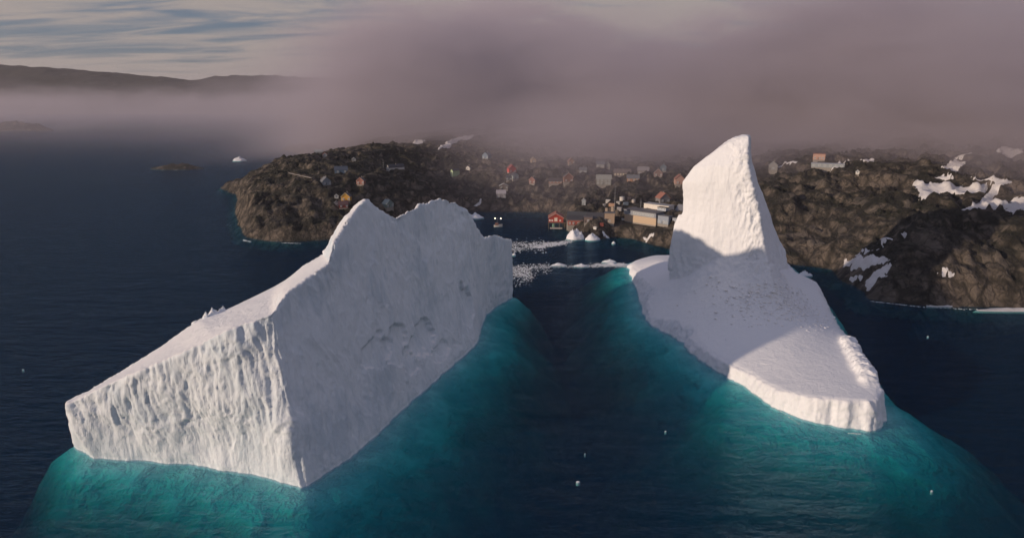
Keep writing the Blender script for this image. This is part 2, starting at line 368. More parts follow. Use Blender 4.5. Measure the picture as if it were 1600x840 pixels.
def foot(base, parent, org, a, b, zscale=None, name='submerged_foot'):
    """the part of a berg that lies under water: ground by melt into a slope that deepens away from the waterline"""
    base = np.array(base, float)[:, :2]; x0, y0 = base.min(0)-75; x1, y1 = base.max(0)+75
    gx = np.arange(x0, x1, 1.6); gy = np.arange(y0, y1, 1.6); X, Y = np.meshgrid(gx, gy); x = X.ravel(); y = Y.ravel(); c0 = 0*x
    d = -sdist(base, x, y)+2.5*fbm(np.c_[x, y, c0+9]*0.05, 3)*sstep(0, 12, -sdist(base, x, y))
    n1 = fbm(np.c_[x, y, c0]*0.035+2, 4); n2 = fbm(np.c_[x, y, c0]*0.10+5, 4, 0.6, True); dp = np.maximum(d, 0)
    z = -(0.8+a*dp+b*dp*dp)*(1+0.35*n1)+np.minimum(dp, 10)*0.16*n2
    if zscale is not None: z = z*(1+(zscale(x, y)-1)*sstep(0, 12, dp))
    z = np.minimum(z, -0.7)
    Fg = grid_faces(len(gx), len(gy)); keep = ((z[Fg] > -62).any(1)) & ((d[Fg] > -4).any(1)); Fg = Fg[keep]; us = np.unique(Fg); rm_ = np.full(len(x), -1); rm_[us] = np.arange(len(us))
    return mesh_np(name, np.c_[x, y, z][us], rm_[Fg], SUBICE, org, parent)
lw = [s_[1] for s_ in sts]; lk = [s_[7] for s_ in sts][::-1]
foot([p for p in lw]+[p for p in lk], lberg, org, 0.25, 0.012, lambda x, y: 1+1.6*sstep(-105, -175, x)+1.5*sstep(320, 385, y)+2*sstep(-90, -120, x)*sstep(215, 235, y))

# --- the right berg: sloping platform with a tall leaning tower
RW = [P(*q) for q in ((980, 416), (986, 432), (996, 455), (1003, 480), (1008, 498), (1020, 509), (1045, 522), (1068, 536), (1078, 550), (1100, 566), (1135, 586), (1170, 606), (1210, 635), (1255, 654), (1310, 667), (1358, 672))]
RW += [(126.5, 213.5, 0), (131.5, 221, 0), (135, 232, 0), P(1345, 578), P(1338, 556), P(1322, 536), P(1306, 510), P(1297, 490), P(1275, 458), P(1250, 432), P(1230, 410), (170, 450, 0), (150, 462, 0), (115, 458, 0), P(1020, 402), P(995, 408)]
ctl = []
def cq(px, py, Y): ctl.append(Q(px, py, Y))
def cz(px, py, z): ctl.append(P(px, py, z))
for a in ((1030, 403, 12), (1000, 420, 4.5), (1010, 470, 4), (1030, 505, 3.5), (1085, 540, 4.0), (1120, 558, 4.5), (1172, 590, 4.8), (1230, 617, 6.8), (1290, 630, 9.0), (1345, 629, 10), (1372, 624, 10),
          (1060, 470, 9), (1110, 500, 10), (1150, 540, 8), (1200, 570, 7), (1250, 560, 9.0), (1290, 590, 9.2), (1330, 600, 10.2), (1320, 545, 9), (1300, 508, 9), (1285, 480, 11), (1262, 437, 11), (1240, 465, 15), (1180, 490, 14.5), (1250, 510, 12)): cz(*a)
for a in ((1050, 425, 345), (1100, 440, 325), (1150, 440, 318), (1190, 445, 312), (1215, 430, 325), (1235, 420, 345), (1130, 465, 306)): cq(*a)
ctl += [(105, 400, 10), (140, 395, 9), (155, 380, 10), (130, 440, 6)]
hf = tps(ctl)
rows = [  # py, left, crest(arete), right, depths
    (211, 1166, 1171, 1172.5, 331, 329, 332, 336), (217, 1148, 1170, 1173, 333, 327, 333, 341), (232, 1122, 1169, 1173, 336, 325, 336, 346), (245, 1103, 1168, 1174, 338, 323, 338, 350), (260, 1084, 1169, 1177, 340, 321, 340, 355),
    (285, 1066, 1173, 1184, 342, 320, 342, 360), (310, 1068, 1180, 1194, 342, 319, 343, 363), (332, 1067, 1186, 1202, 342, 318, 344, 366), (350, 1059, 1189, 1208, 343, 317, 346, 370), (372, 1050, 1192, 1217, 344, 316, 348, 373),
    (392, 1048, 1194, 1226, 345, 315, 349, 376), (412, 1048, 1197, 1230, 346, 313, 350, 380), (440, 1048, 1199, 1238, 346, 312, 350, 384)]
rings = []
for (py, xl, xa, xr, yl, ya, yr, yb) in rows:
    L_ = np.array(Q(xl, py, yl)); A_ = np.array(Q(xa, py, ya)); R_ = np.array(Q(xr, py, yr))
    Bk = np.array([R_[0]*0.75+L_[0]*0.25, yb, (L_[2]+R_[2])/2]); Bl = np.array([L_[0]*0.8+R_[0]*0.2, (yb+yl)/2+4, L_[2]])
    m1 = L_*0.7+A_*0.3+np.array([-.6, -2.5, 0])*min(1, (py-205)/60); m2 = L_*0.35+A_*0.65+np.array([-.6, -2.2, 0])*min(1, (py-205)/60); m3 = A_*0.5+R_*0.5+np.array([-1.0, 1.0, 0])
    rings.append([L_, m1, m2, A_, m3, R_, Bk, Bl])
tfp = [(p[0], p[1]) for p in rings[-1]]
gx = np.arange(55, 200, 1.0); gy = np.arange(203, 475, 1.0); X, Y = np.meshgrid(gx, gy); x = X.ravel(); y = Y.ravel()
dd = sdist([(p[0], p[1]) for p in RW], x+1.2*fbm(np.c_[x*0.12, y*0.12, x*0], 4), y+1.2*fbm(np.c_[x*0.12+7, y*0.12, x*0], 4))
h = hf(x, y); h = np.clip(h, 1.5, 60)
td = np.maximum(-sdist(tfp, x, y)+1.5*fbm(np.c_[x*0.08, y*0.08, x*0+2], 3), 0); h = h+11*np.exp(-td/6.5)*sstep(0, 10, dd)*sstep(345, 322, y)*sstep(140, 118, x)   # fallen snow and ice banked against the tower
tipk = 2.2+3.2*(1-sstep(215, 300, y))
cl_ = -1.5+tipk*np.maximum(dd, -5)
z = -np.log(np.exp(-np.clip(h, -30, 60)/1.2)+np.exp(-np.clip(cl_, -30, 60)/1.2))*1.2
# seracs along the right-hand rim near the tip
rim = sstep(4.5, 1.5, np.abs(dd-4.5))*sstep(285, 270, y)*sstep(222, 232, y)*(x > 118)
z = z+rim*np.clip(1.6+3.0*fbm(np.c_[x*0.3, y*0.5, x*0], 4, 0.65, True), 0, 6)
z = np.maximum(z, -9)
nx, ny = len(gx), len(gy); Vt = np.c_[x, y, z]; Ft = grid_faces(nx, ny)
Vb = np.c_[x, y, np.full(len(x), -10.0)]; Fb = grid_faces(nx, ny)[:, ::-1]+len(x)
loop = list(range(nx))+[j*nx+nx-1 for j in range(1, ny)]+[(ny-1)*nx+i for i in range(nx-2, -1, -1)]+[j*nx for j in range(ny-2, 0, -1)]
sides = [(loop[i], loop[i-1], loop[i-1]+len(x), loop[i]+len(x)) for i in range(len(loop))]
deck = (np.vstack([Vt, Vb]), [tuple(q) for q in Ft]+[tuple(q) for q in Fb]+sides)
last = [np.array([p[0]*1.0+(p[0]-115)*0.05, p[1], 0.0]) for p in rings[-1]]; rings.append(last)
tow = loft(resample(rings, 80))
# small horn on the tower's left shoulder
horn = loft([[Q(1040+a*1.2, 425, 346), Q(1064, 425, 344), Q(1062, 425, 352), Q(1040, 425, 352)] if False else [Q(x0, py, 345), Q(x1, py, 342), Q(x1, py, 349), Q(x0, py, 350)] for a, (py, x0, x1) in enumerate(((335, 1061, 1064), (350, 1055, 1070), (375, 1050, 1075), (420, 1046, 1078)))])
co, no, F_ = remeshed([deck, tow, horn], 0.52, 2)
s = co.copy(); wall = wallmask(no); up = 1-wall
zs = s*np.array([1, 1, 0.2])
fl = fbm(zs*0.14+3, 5, 0.55, True); chip = fbm(s*0.33+11, 5, 0.6); tower = sstep(28, 40, co[:, 2])
disp = wall*(tower*(0.40*fl+0.30*chip)+(1-tower)*(1.1*fl+0.9*chip))
ar = np.exp(-((co[:, 0]-np.interp(co[:, 2], [10, 40, 60, 94], [118, 116, 113, 107]))/5.5)**2)*(co[:, 1] < 345)*sstep(20, 30, co[:, 2])*sstep(96, 80, co[:, 2])
disp += ar*(1.7*fbm(s*np.array([1, 1, .55])*0.30+5, 5, 0.65, True)+0.6*chip)                  # crumbled arete
rub = np.exp(-(((co[:, 0]-122)/22)**2+((co[:, 1]-305)/16)**2))
disp += up*(0.30*fbm(s*0.06, 4)+0.12*chip)+up*rub*0.55*fbm(s*0.7, 3, 0.6)
kp = (co[:, 2] > -6.5)[F_].any(1); F_ = F_[kp]; us = np.unique(F_); rm_ = np.full(len(co), -1); rm_[us] = np.arange(len(us)); F_ = rm_[F_]
co2 = (co+no*disp[:, None])[us]; org2 = (115.0, 320.0, 0.0)
rberg = thing('iceberg', 'right iceberg with a tall sunlit tower above a low shaded platform tapering to a tip', 'iceberg', org2)
mesh_np('ice_body', co2, F_, ICE2, org2, rberg)
foot(RW, rberg, org2, 0.26, 0.012, lambda x, y: 1+2.6*sstep(126, 160, x)*sstep(222, 280, y)-0.28*sstep(250, 225, y))
# rubble of fallen ice on the platform
def nearest_z(pts):
    """height of the berg's top under each (x, y)"""
    cell = {}
    for v in co2[co2[:, 2] > 1]:
        k = (int(v[0]), int(v[1])); cell[k] = max(cell.get(k, -9), v[2])
    return [cell.get((int(a), int(b)), None) for a, b in pts]
def chunks(name, pts, sizes, mat, parent=None, origin=(0, 0, 0), flat=0.7):
    tv = []; tf = []
    cube = np.array([(-1, -1, -1), (1, -1, -1), (1, 1, -1), (-1, 1, -1), (-1, -1, 1), (1, -1, 1), (1, 1, 1), (-1, 1, 1)])*0.5
    fq = np.array([(0, 3, 2, 1), (4, 5, 6, 7), (0, 1, 5, 4), (1, 2, 6, 5), (2, 3, 7, 6), (3, 0, 4, 7)])
    for k, (p, sz) in enumerate(zip(pts, sizes)):
        c = cube*(1+rng.uniform(-.35, .35, (8, 3))); c[4:, :2] *= rng.uniform(0.45, 0.95); a = rng.uniform(0, 6.28)
        c = c@np.array([[math.cos(a), math.sin(a), 0], [-math.sin(a), math.cos(a), 0], [0, 0, flat]])
        tv.append(c*sz+np.array(p)); tf.append(fq+8*k)
    return mesh_np(name, np.vstack(tv), np.vstack(tf), mat, origin, parent, smooth=False)
pts = []
for _ in range(4500):
    a = rng.normal(size=2); px_, py_ = 122+a[0]*14-a[1]*1, 305+a[1]*12
    if py_ < 279: continue
    pts.append((px_, py_))
zz_ = nearest_z(pts); pp = [(a[0], a[1], z_-0.08) for a, z_ in zip(pts, zz_) if z_ is not None and z_ < 26]
tag(chunks('ice_rubble', pp, 0.12+0.9*rng.random(len(pp))**8*1.5, paint((0.9, 0.9, 0.92), 0.7, 0.05, 'ice_crumbs'), rberg, org2, flat=0.24), kind='stuff')

# ------------------------------------------------------------------ the land
coast = [P(*q)[:2] for q in ((346, 293), (358, 301), (370, 304), (372, 320), (369, 335), (376, 352), (384, 371), (420, 376), (455, 378), (490, 376), (520, 374), (560, 370), (600, 358), (650, 345), (700, 335), (730, 331), (780, 331), (830, 331), (868, 333),
        (878, 348), (886, 362), (905, 372), (935, 374), (962, 371), (990, 373), (1012, 380), (1045, 388), (1100, 398), (1180, 402), (1230, 412), (1260, 416), (1296, 420), (1318, 438), (1345, 454), (1358, 467), (1390, 473), (1440, 477), (1500, 480), (1560, 478), (1620, 484), (1760, 492))]
coast += [(520, 300), (900, 260), (2600, 200), (2600, 3600), (-1200, 3600), (-700, 2600), (-420, 1750), (-500, 1500), (-380, 1300), (-180, 1180), (-190, 1060), (-260, 960), (-330, 890)]
H = []
def hq(px, py, Y): H.append(Q(px, py, Y))
for a in ((366, 290, 830), (400, 343, 560), (450, 345, 560), (500, 345, 560), (450, 300, 640), (500, 270, 740), (550, 250, 860), (400, 276, 790), (600, 300, 640), (640, 318, 620), (560, 320, 600), (620, 245, 900), (700, 240, 1000), (690, 290, 800), (750, 312, 715),
          (760, 290, 760), (800, 265, 880), (890, 288, 740), (860, 310, 700), (960, 310, 650), (1000, 355, 542), (1000, 322, 615), (950, 345, 560), (1000, 265, 850), (900, 222, 1100), (740, 212, 1200), (1040, 352, 530), (1090, 330, 580), (1280, 268, 640), (1280, 350, 500), (1240, 330, 530),
          (1250, 395, 462), (1400, 400, 400), (1340, 415, 410), (1450, 300, 510), (1550, 300, 500), (1550, 230, 620), (1480, 205, 700), (1550, 400, 390), (1600, 350, 440), (1200, 255, 750), (1100, 240, 900), (1400, 350, 450), (1370, 250, 660)): hq(*a)
H += [(560, 900, 112), (800, 1000, 125), (500, 1300, 125), (100, 1500, 75), (-150, 1450, 30), (0, 2000, 120), (600, 2000, 140), (-300, 1450, 16), (-300, 2200, 60), (1200, 1500, 140), (900, 600, 118), (520, 420, 70), (-100, 3000, 120), (1500, 800, 130), (1500, 3000, 140), (2400, 1500, 140), (2400, 3400, 140), (700, 3400, 130)]
hland = tps(H)
def land_h(x, y, rough=True):
    x = np.asarray(x, float); y = np.asarray(y, float); c0 = np.zeros_like(x)
    wx = 5*fbm(np.c_[x, y, c0]*0.03, 4, 0.6); wy = 5*fbm(np.c_[x+500, y, c0]*0.03, 4, 0.6)
    d = sdist(coast, x+wx, y+wy)
    b = np.maximum(hland(x, y), 4.0)
    ridg = fbm(np.c_[x*0.7+y*0.3, y*0.9, c0]*0.016, 6, 0.55, True)
    b = b+sstep(5, 60, d)*(10.0*ridg+2.0)*sstep(3, 18, b)
    prof = 1-np.exp(-np.maximum(d, 0)/(8+4*fbm(np.c_[x, y, c0]*0.02+3, 2)))
    hgt = np.where(d > 0, b*prof, d*0.6)
    if rough:
        g1 = fbm(np.c_[x*1.25, y*0.75, c0]*0.042+8, 6, 0.52, True); g2 = fbm(np.c_[x*1.1, y*.9, c0]*0.13, 5, 0.62, True)
        hgt = hgt+sstep(0, 12, d)*(0.6+0.4*sstep(1100, 600, y))*(8.5*g1+3.4*g2)
    if rough:
        L_ = 6.5; ph = 2*math.pi*(hgt/L_+0.35*fbm(np.c_[x, y, c0]*0.02+31, 3)); hgt = hgt-sstep(2, 6, hgt)*(L_/(2*math.pi))*0.6*np.sin(ph)
    for q in (-.05, .2, .45, .7, .95, 1.2):                                # bare rock in front of the factory's lower wall
        cx, cy = FA+(FB-FA)*q; wq = sstep(17, 9, np.hypot(x-cx+3, y-cy+9)); hgt = hgt*(1-wq)+np.minimum(hgt, 8.6+0.12*(hgt-8.6))*wq
    return hgt
FA, FB = np.array(P(976, 334, 15.6))[:2], np.array(P(1025, 341, 15.6))[:2]
def ground(name, x0, x1, y0, y1, st, sink=None):
    gx = np.arange(x0, x1+.1, st); gy = np.arange(y0, y1+.1, st); X, Y = np.meshgrid(gx, gy); x = X.ravel(); y = Y.ravel(); z = np.maximum(land_h(x, y), -12)
    if sink is not None: z = np.where(sink(x, y), z-14, z)
    Fg = grid_faces(len(gx), len(gy)); keep = (z[Fg] > -5).any(1); Fg = Fg[keep]
    use = np.unique(Fg); rm = np.full(len(x), -1); rm[use] = np.arange(len(use))
    o = mesh_np(name, np.c_[x, y, z][use], rm[Fg], ROCK, smooth=False); tag(o, kind='structure'); return (gx, gy, z.reshape(len(gy), len(gx)))
NX0, NX1, NY0, NY1, NST = -420.0, 640.0, 330.0, 1110.0, 2.0
gx_, gy_, HG = ground('rocky_ground', NX0, NX1, NY0, NY1, NST)
ground('distant_hillside', -1300, 2400, 300, 3400, 16.0, lambda x, y: (x > NX0+8) & (x < NX1-8) & (y < NY1-8) & (y > NY0-60))
def gz(x, y):
    fx = np.clip((np.asarray(x, float)-NX0)/NST, 0, len(gx_)-2.001); fy = np.clip((np.asarray(y, float)-NY0)/NST, 0, len(gy_)-2.001)
    i = fx.astype(int); j = fy.astype(int); a = fx-i; b = fy-j
    return HG[j, i]*(1-a)*(1-b)+HG[j, i+1]*a*(1-b)+HG[j+1, i]*(1-a)*b+HG[j+1, i+1]*a*b
def hit(px, py):
    r = np.array(ray(px, py)); ts = np.arange(330, 1400, 1.0); p = np.array([0, 0, CAM_H])+ts[:, None]*r
    z = gz(p[:, 0], p[:, 1]); z = np.where(p[:, 1] > NY1, 1e3, z); k = np.argmax(p[:, 2] < np.maximum(z, 0)); return p[k]

# snow lying in the hollows: each patch its own sheet draped on the rock
def snow(polys, label, lift=0.55, res=1.0):
    W = [[tuple(hit(*q)[:2]) for q in pl] for pl in polys]
    allp = np.array([p for pl in W for p in pl]); x0, y0 = allp.min(0)-8; x1, y1 = allp.max(0)+8
    res = max(res, math.sqrt((x1-x0)*(y1-y0)/60000))
    gx = np.arange(x0, x1, res); gy = np.arange(y0, y1, res); X, Y = np.meshgrid(gx, gy); x = X.ravel(); y = Y.ravel(); c0 = 0*x
    wob = 3.6*fbm(np.c_[x, y, c0]*0.10, 5, 0.65)
    d = np.max([sdist(pl, x+wob, y+wob) for pl in W], 0)
    g0 = gz(x, y)
    av = sum(gz(x+a_*math.cos(q), y+a_*math.sin(q)) for a_ in (3, 7) for q in np.arange(0, 6.28, 0.785))/16   # the snow evens out the hollows
    z = np.where(d > 0, np.maximum(g0+0.2+lift*np.tanh(d/2.5), av+lift*np.tanh(d/1.8)), g0+lift*np.tanh(d/1.8)-0.15)
    Fg = grid_faces(len(gx), len(gy)); keep = (d[Fg] > -1.5).any(1); Fg = Fg[keep]; use = np.unique(Fg); rm = np.full(len(x), -1); rm[use] = np.arange(len(use))
    c = np.array([x[use].mean(), y[use].mean(), z[use].mean()])
    o = mesh_np('snow_patch', np.c_[x, y, z][use], rm[Fg], SNOW, tuple(c)); tag(o, label, 'snow patch', 'snow patches on the slopes'); return o
snow([[(1318, 408), (1345, 402), (1368, 400), (1392, 408), (1375, 417), (1345, 424), (1318, 418)], [(1330, 403), (1352, 392), (1375, 388), (1350, 398)]], 'broad white snow patch with a thin upper arm on the lower right slope')
snow([[(1350, 442), (1364, 430), (1380, 418), (1394, 417), (1382, 428), (1386, 434), (1370, 438), (1357, 455)]], 'ragged snow patch just above the water, below the broad one on the right slope')
snow([[(1326, 436), (1346, 440), (1344, 444), (1328, 441)]], 'small snow scrap nearest the sea on the right shore')
snow([[(1472, 418), (1482, 420), (1496, 425), (1486, 432), (1471, 434)]], 'small bright wedge of snow alone on the right cliff')
snow([[(1372, 376), (1392, 372), (1394, 376), (1378, 379)]], 'thin snow sliver above the broad patch on the right slope')
snow([[(1404, 366), (1416, 363), (1417, 367), (1406, 369)]], 'tiny snow scrap between the broad patch and the snow field', lift=0.9)
snow([[(1426, 288), (1460, 288), (1500, 296), (1540, 297), (1540, 302), (1500, 305), (1468, 303), (1450, 306), (1440, 314), (1436, 300)]], 'wide snow field with a ragged left end on the upper right slope')
snow([[(1515, 280), (1560, 278), (1585, 284), (1575, 288), (1560, 300), (1550, 312), (1600, 312), (1640, 310), (1640, 320), (1560, 322), (1500, 330), (1530, 318), (1535, 310), (1548, 296), (1560, 288), (1540, 284)]], 'branching snow network at the right end of the upper slope')
snow([[(1456, 276), (1475, 272), (1492, 276), (1478, 281)]], 'small snow patch just above the wide snow field')
snow([[(1470, 262), (1490, 252), (1510, 254), (1500, 264), (1480, 266)]], 'grey snow patch in the mist above the upper slope')
snow([[(1555, 238), (1575, 231), (1600, 233), (1600, 240), (1570, 243)]], 'misty snow patch high at the right edge')
snow([[(1492, 248), (1515, 238), (1520, 240), (1500, 252)]], 'slanting thin snow streak in the mist on the right')
snow([[(1570, 328), (1590, 318), (1640, 316), (1640, 330), (1590, 331)]], 'snow tongue below the branching network at the right edge')
snow([[(1300, 263), (1325, 249), (1330, 251), (1310, 264)]], 'thin slanting snow streak behind the houses right of the tall tower')
snow([[(1345, 249), (1365, 248), (1366, 253), (1348, 253)]], 'small snow dash in the mist right of the tall tower')
snow([[(1215, 258), (1245, 252), (1246, 257), (1222, 262)]], 'faint snow bar nearest the right side of the tall tower')
snow([[(1003, 374), (1012, 371), (1016, 366), (1022, 364), (1022, 368), (1014, 375), (1005, 377)]], 'little snow tongue running down the shore rocks beneath the factory', lift=1.0, res=0.6)
snow([[(683, 235), (695, 226), (712, 217), (730, 208), (752, 203), (748, 210), (735, 217), (715, 222), (700, 232)]], 'long pale snow streak climbing into the fog above the village', lift=2.0)
snow([[(645, 224), (664, 218), (665, 221), (648, 226)]], 'short faint snow streak left of the long one above the village', lift=1.6)
snow([[(740, 324), (748, 317), (760, 312), (750, 320), (742, 327)]], 'small snow curl on the rocks by the harbour water', lift=1.0, res=0.6)

# far mountains across the fjord, closing the left side
def far_ridge():
    gx = np.linspace(-5200, 1500, 300); gy = np.linspace(4200, 7200, 110); X, Y = np.meshgrid(gx, gy); x = X.ravel(); y = Y.ravel(); c0 = 0*x
    crest = np.interp(x, [-5200, -4300, -3700, -3000, -2500, -2100, -1500, 0, 1500], [400, 330, 300, 245, 205, 250, 225, 230, 200])
    t = sstep(4250, 5500, y+200*fbm(np.c_[x, y, c0]*0.001, 3))*sstep(7200, 6000, y)
    z = crest*t*(1+0.12*fbm(np.c_[x, y, c0]*0.0022, 6, 0.55, True))+14*fbm(np.c_[x, y, c0]*0.008, 4, .5, True)*t-6
    return tag(mesh_np('far_mountains', np.c_[x, y, z], grid_faces(300, 110), rock_mat('dark_far_rock', 0.2)), kind='structure')
far_ridge()
def rock_lump(name, c, rx, ry, h_, label, cat, mat, n=28, group=None, seed=0.0, peaky=1.4, base=-2.0):
    th = np.linspace(0, 2*math.pi, n, endpoint=False); V_ = []; m_ = 10
    for k in range(m_+1):
        r = k/m_; 
        for a in th:
            rr = r*(1+0.28*perlin(np.array([[math.cos(a)*1.5+seed, math.sin(a)*1.5, seed]]))[0])
            px_, py_ = math.cos(a)*rr*rx, math.sin(a)*rr*ry
            zz0 = h_*(1-r**peaky)*(1+0.55*perlin(np.array([[px_/rx*2.3+seed, py_/ry*2.3, seed+4]]))[0]+0.5*perlin(np.array([[px_/rx*5+seed, py_/ry*5, seed]]))[0]+0.3*perlin(np.array([[px_/rx*11+seed, py_/ry*11, seed]]))[0])
            V_.append((px_, py_, zz0 if k < m_ else base))
    F2 = [(k*n+i, k*n+(i+1) % n, (k+1)*n+(i+1) % n, (k+1)*n+i) for k in range(m_) for i in range(n)]
    F2 += [tuple(m_*n+i for i in range(n))]
    o = mesh_np(name, np.array(V_)+np.array(c), F2, mat, c); tag(o, label, cat, group) if label else tag(o, kind='structure'); return o
p = P(270, 265); rock_lump('islet', (p[0], p[1]+20, 0), 42, 22, 6, 'low dark rock islet in the misty water left of the headland', 'islet', ROCK, seed=2)
p = P(286, 262); rock_lump('ice_floe', (p[0]+6, p[1]-2, 0), 9, 5, 3.0, 'pale floe grounded against the misty dark islet', 'ice floe', ICE2, seed=5)
p = P(374, 251); rock_lump('ice_floe', (p[0], p[1], 0), 13, 8, 6, 'faint pale floe in the mist behind the headland', 'ice floe', ICE2, seed=9)
p = P(12, 196); rock_lump('small_iceberg', (p[0], p[1], 0), 45, 30, 12, 'distant pale berg low in the fog at the far left edge', 'iceberg', ICE2, seed=1)
p = P(40, 205); rock_lump('islet', (p[0]-60, p[1]+60, 0), 120, 60, 26, 'dim dark rock in the fog at the far left', 'islet', ROCK, seed=8)

# ------------------------------------------------------------------ small ice on the water
def floe(px, py, rx, ry, h_, label, name='ice_floe', cat='ice floe', seed=0, mat=None, peaky=1.4, grp=None):
    if rx < 1.3: rx *= .5; ry *= .5; h_ *= .26
    p = P(px, py); return rock_lump(name, (p[0], p[1], 0), rx, ry, h_, label, cat, mat or ICE2, n=26, group=grp, seed=seed, peaky=peaky, base=-1.2)
floe(899, 373, 7.2, 5, 5.2, 'rounded small iceberg left of a pointed one in front of the red sheds', 'small_iceberg', 'iceberg', 3.3, peaky=3.5)
floe(926, 374, 6.2, 4, 5.0, 'small pointed iceberg right of the rounded one near the sheds', 'small_iceberg', 'iceberg', 7.1, peaky=1.1)
floe(940, 371, 6, 4, 4.0, 'low crumbling ice lump right of the pointed small iceberg', 'ice_lump', 'ice lump', 12.1)
floe(959, 380, 1.6, 1.2, 1.2, 'single tiny ice lump on the dark water below the tan block', 'ice_lump', 'ice lump', 4)
floe(740, 340, 10, 6, 3.5, 'flat bluish floe just behind the left iceberg ridge in the harbour', 'ice_floe', 'ice floe', 6.5)
floe(1257, 430, 5, 2.5, 2.4, 'white floe in the channel between the tall tower and the right shore', 'ice_floe', 'ice floe', 2.2)
floe(1256, 437, 1.2, 1, .8, 'tiny ice crumb below the floe in the right channel', 'ice_lump', 'ice lump', 2.9)
floe(873, 414, 5, 2.2, 1.2, 'left of the flat floes on the brash ice line between the icebergs', seed=1.2)
floe(908, 415, 5, 2.2, 1.2, 'middle flat floe on the brash ice line between the icebergs', seed=2.4)
floe(952, 409, 5, 1.8, 1.2, 'long thin floe lying behind the brash ice line near the right iceberg', seed=3.6)
floe(956, 412, 2.5, 1.2, .8, 'small floe just in front of the long thin one near the right iceberg', seed=4.8)
floe(803, 398, 1.6, 1.2, 1.2, 'small white lump by the right end of the left iceberg', 'ice_lump', 'ice lump', 5.4)
floe(903, 752, 1.25, 0.7, 0.7, 'white wedge of ice alone on the dark foreground water', 'ice_lump', 'ice lump', 6.6, peaky=2)
floe(914, 708, .35, .3, .4, 'tiny ice crumb above the white wedge in the foreground', 'ice_lump', 'ice lump', 1.6)
floe(1456, 766, .7, .4, .45, 'tiny ice crumb on the dark water at the lower right', 'ice_lump', 'ice lump', 3.1)
floe(1040, 673, .6, .4, .45, 'tiny ice crumb on teal water left of the right iceberg tip', 'ice_lump', 'ice lump', 3.7)
floe(36, 577, .9, .5, .5, 'tiny ice crumb left of the left iceberg on navy water', 'ice_lump', 'ice lump', 4.2)
floe(1450, 525, .9, .6, .6, 'tiny ice crumb on grey water below the right shore', 'ice_lump', 'ice lump', 9.2)
floe(1475, 477, 12, 2.6, 0.9, 'pale ice ledge along the right shore, left of the edge one', 'ice_ledge', 'ice ledge', 8.8, SNOW)
floe(1590, 484, 22, 3.5, 1.0, 'pale ice ledge along the shore at the right edge', 'ice_ledge', 'ice ledge', 6.1, SNOW)
def brash(name, segs, n, label_cat, smin, smax):
    pts = []; sz = []
    while len(pts) < n:
        (xa, ya), (xb, yb), hw = segs[rng.integers(len(segs))]; t = rng.random(); px_ = xa+(xb-xa)*t+rng.normal()*4; py_ = ya+(yb-ya)*t+rng.normal()*hw
        if px_ < 796: px_ = 796+rng.random()*10
        p = P(px_, py_); m = perlin(np.array([[p[0]*0.05, p[1]*0.05, 1.0]]))[0]
        if m < -0.15 and rng.random() < .7: continue
        pts.append((p[0], p[1], 0.0)); sz.append(smin+(smax-smin)*rng.random()**4)
    return tag(chunks(name, pts, sz, ICE2, flat=0.35), kind='stuff')
brash('brash_ice', [((800, 381), (850, 383), 3.5), ((800, 388), (850, 388), 2.5), ((850, 381), (892, 377), 1.3), ((840, 386), (880, 380), 1.2)], 3000, '', .15, 1.1)
brash('brash_ice', [((800, 420), (860, 419), 3.6), ((860, 416), (980, 415), 1.2), ((930, 413), (980, 413), 1.1), ((803, 432), (830, 432), 6)], 5500, '', .10, .8)
fm, t_, o_ = new_mat('sea_foam'); principled(t_, o_, rgb(0.75, 0.78, 0.78), 0.7)
def foam(n):
    pts = []; sz = []
    for c in (((380, 374), (392, 377), 2), ((440, 379), (470, 380), .8), ((1360, 470), (1440, 479), .8), ((1440, 479), (1600, 486), 1.4), ((112, 660), (128, 690), 1.0), ((1175, 613), (1250, 662), 1.0), ((1325, 676), (1345, 677), .8)):
        for _ in range(n):
            (xa, ya), (xb, yb), hw = c; t = rng.random(); p = P(xa+(xb-xa)*t, ya+(yb-ya)*t+abs(rng.normal())*hw*.4); pts.append((p[0], p[1], 0.02)); sz.append((.2+.8*rng.random()**3)*(1 if ya < 600 and xa < 1100 or ya > 465 and xa > 1350 and ya < 500 else .4))
    return tag(chunks('shore_foam', pts, sz, fm, flat=0.12), kind='stuff')
foam(140)

for k, (px, py, Y, r_, hh) in enumerate(((322, 497, 221, 1.3, 2.0), (334, 493, 223, 2.4, 2.2), (348, 489, 225, 2.6, 1.6), (306, 505, 220, 1.6, 1.0), (148, 607, 204, .5, .9))):
    q = Q(px, py, Y); o = rock_lump('ice_block', (0, 0, 0), r_, r_*.8, hh, None, None, ICE, n=12, seed=k*1.7, base=-1.5); del o['kind']; o.parent = lberg; o.location = tuple(q[i]-org[i] for i in range(3))
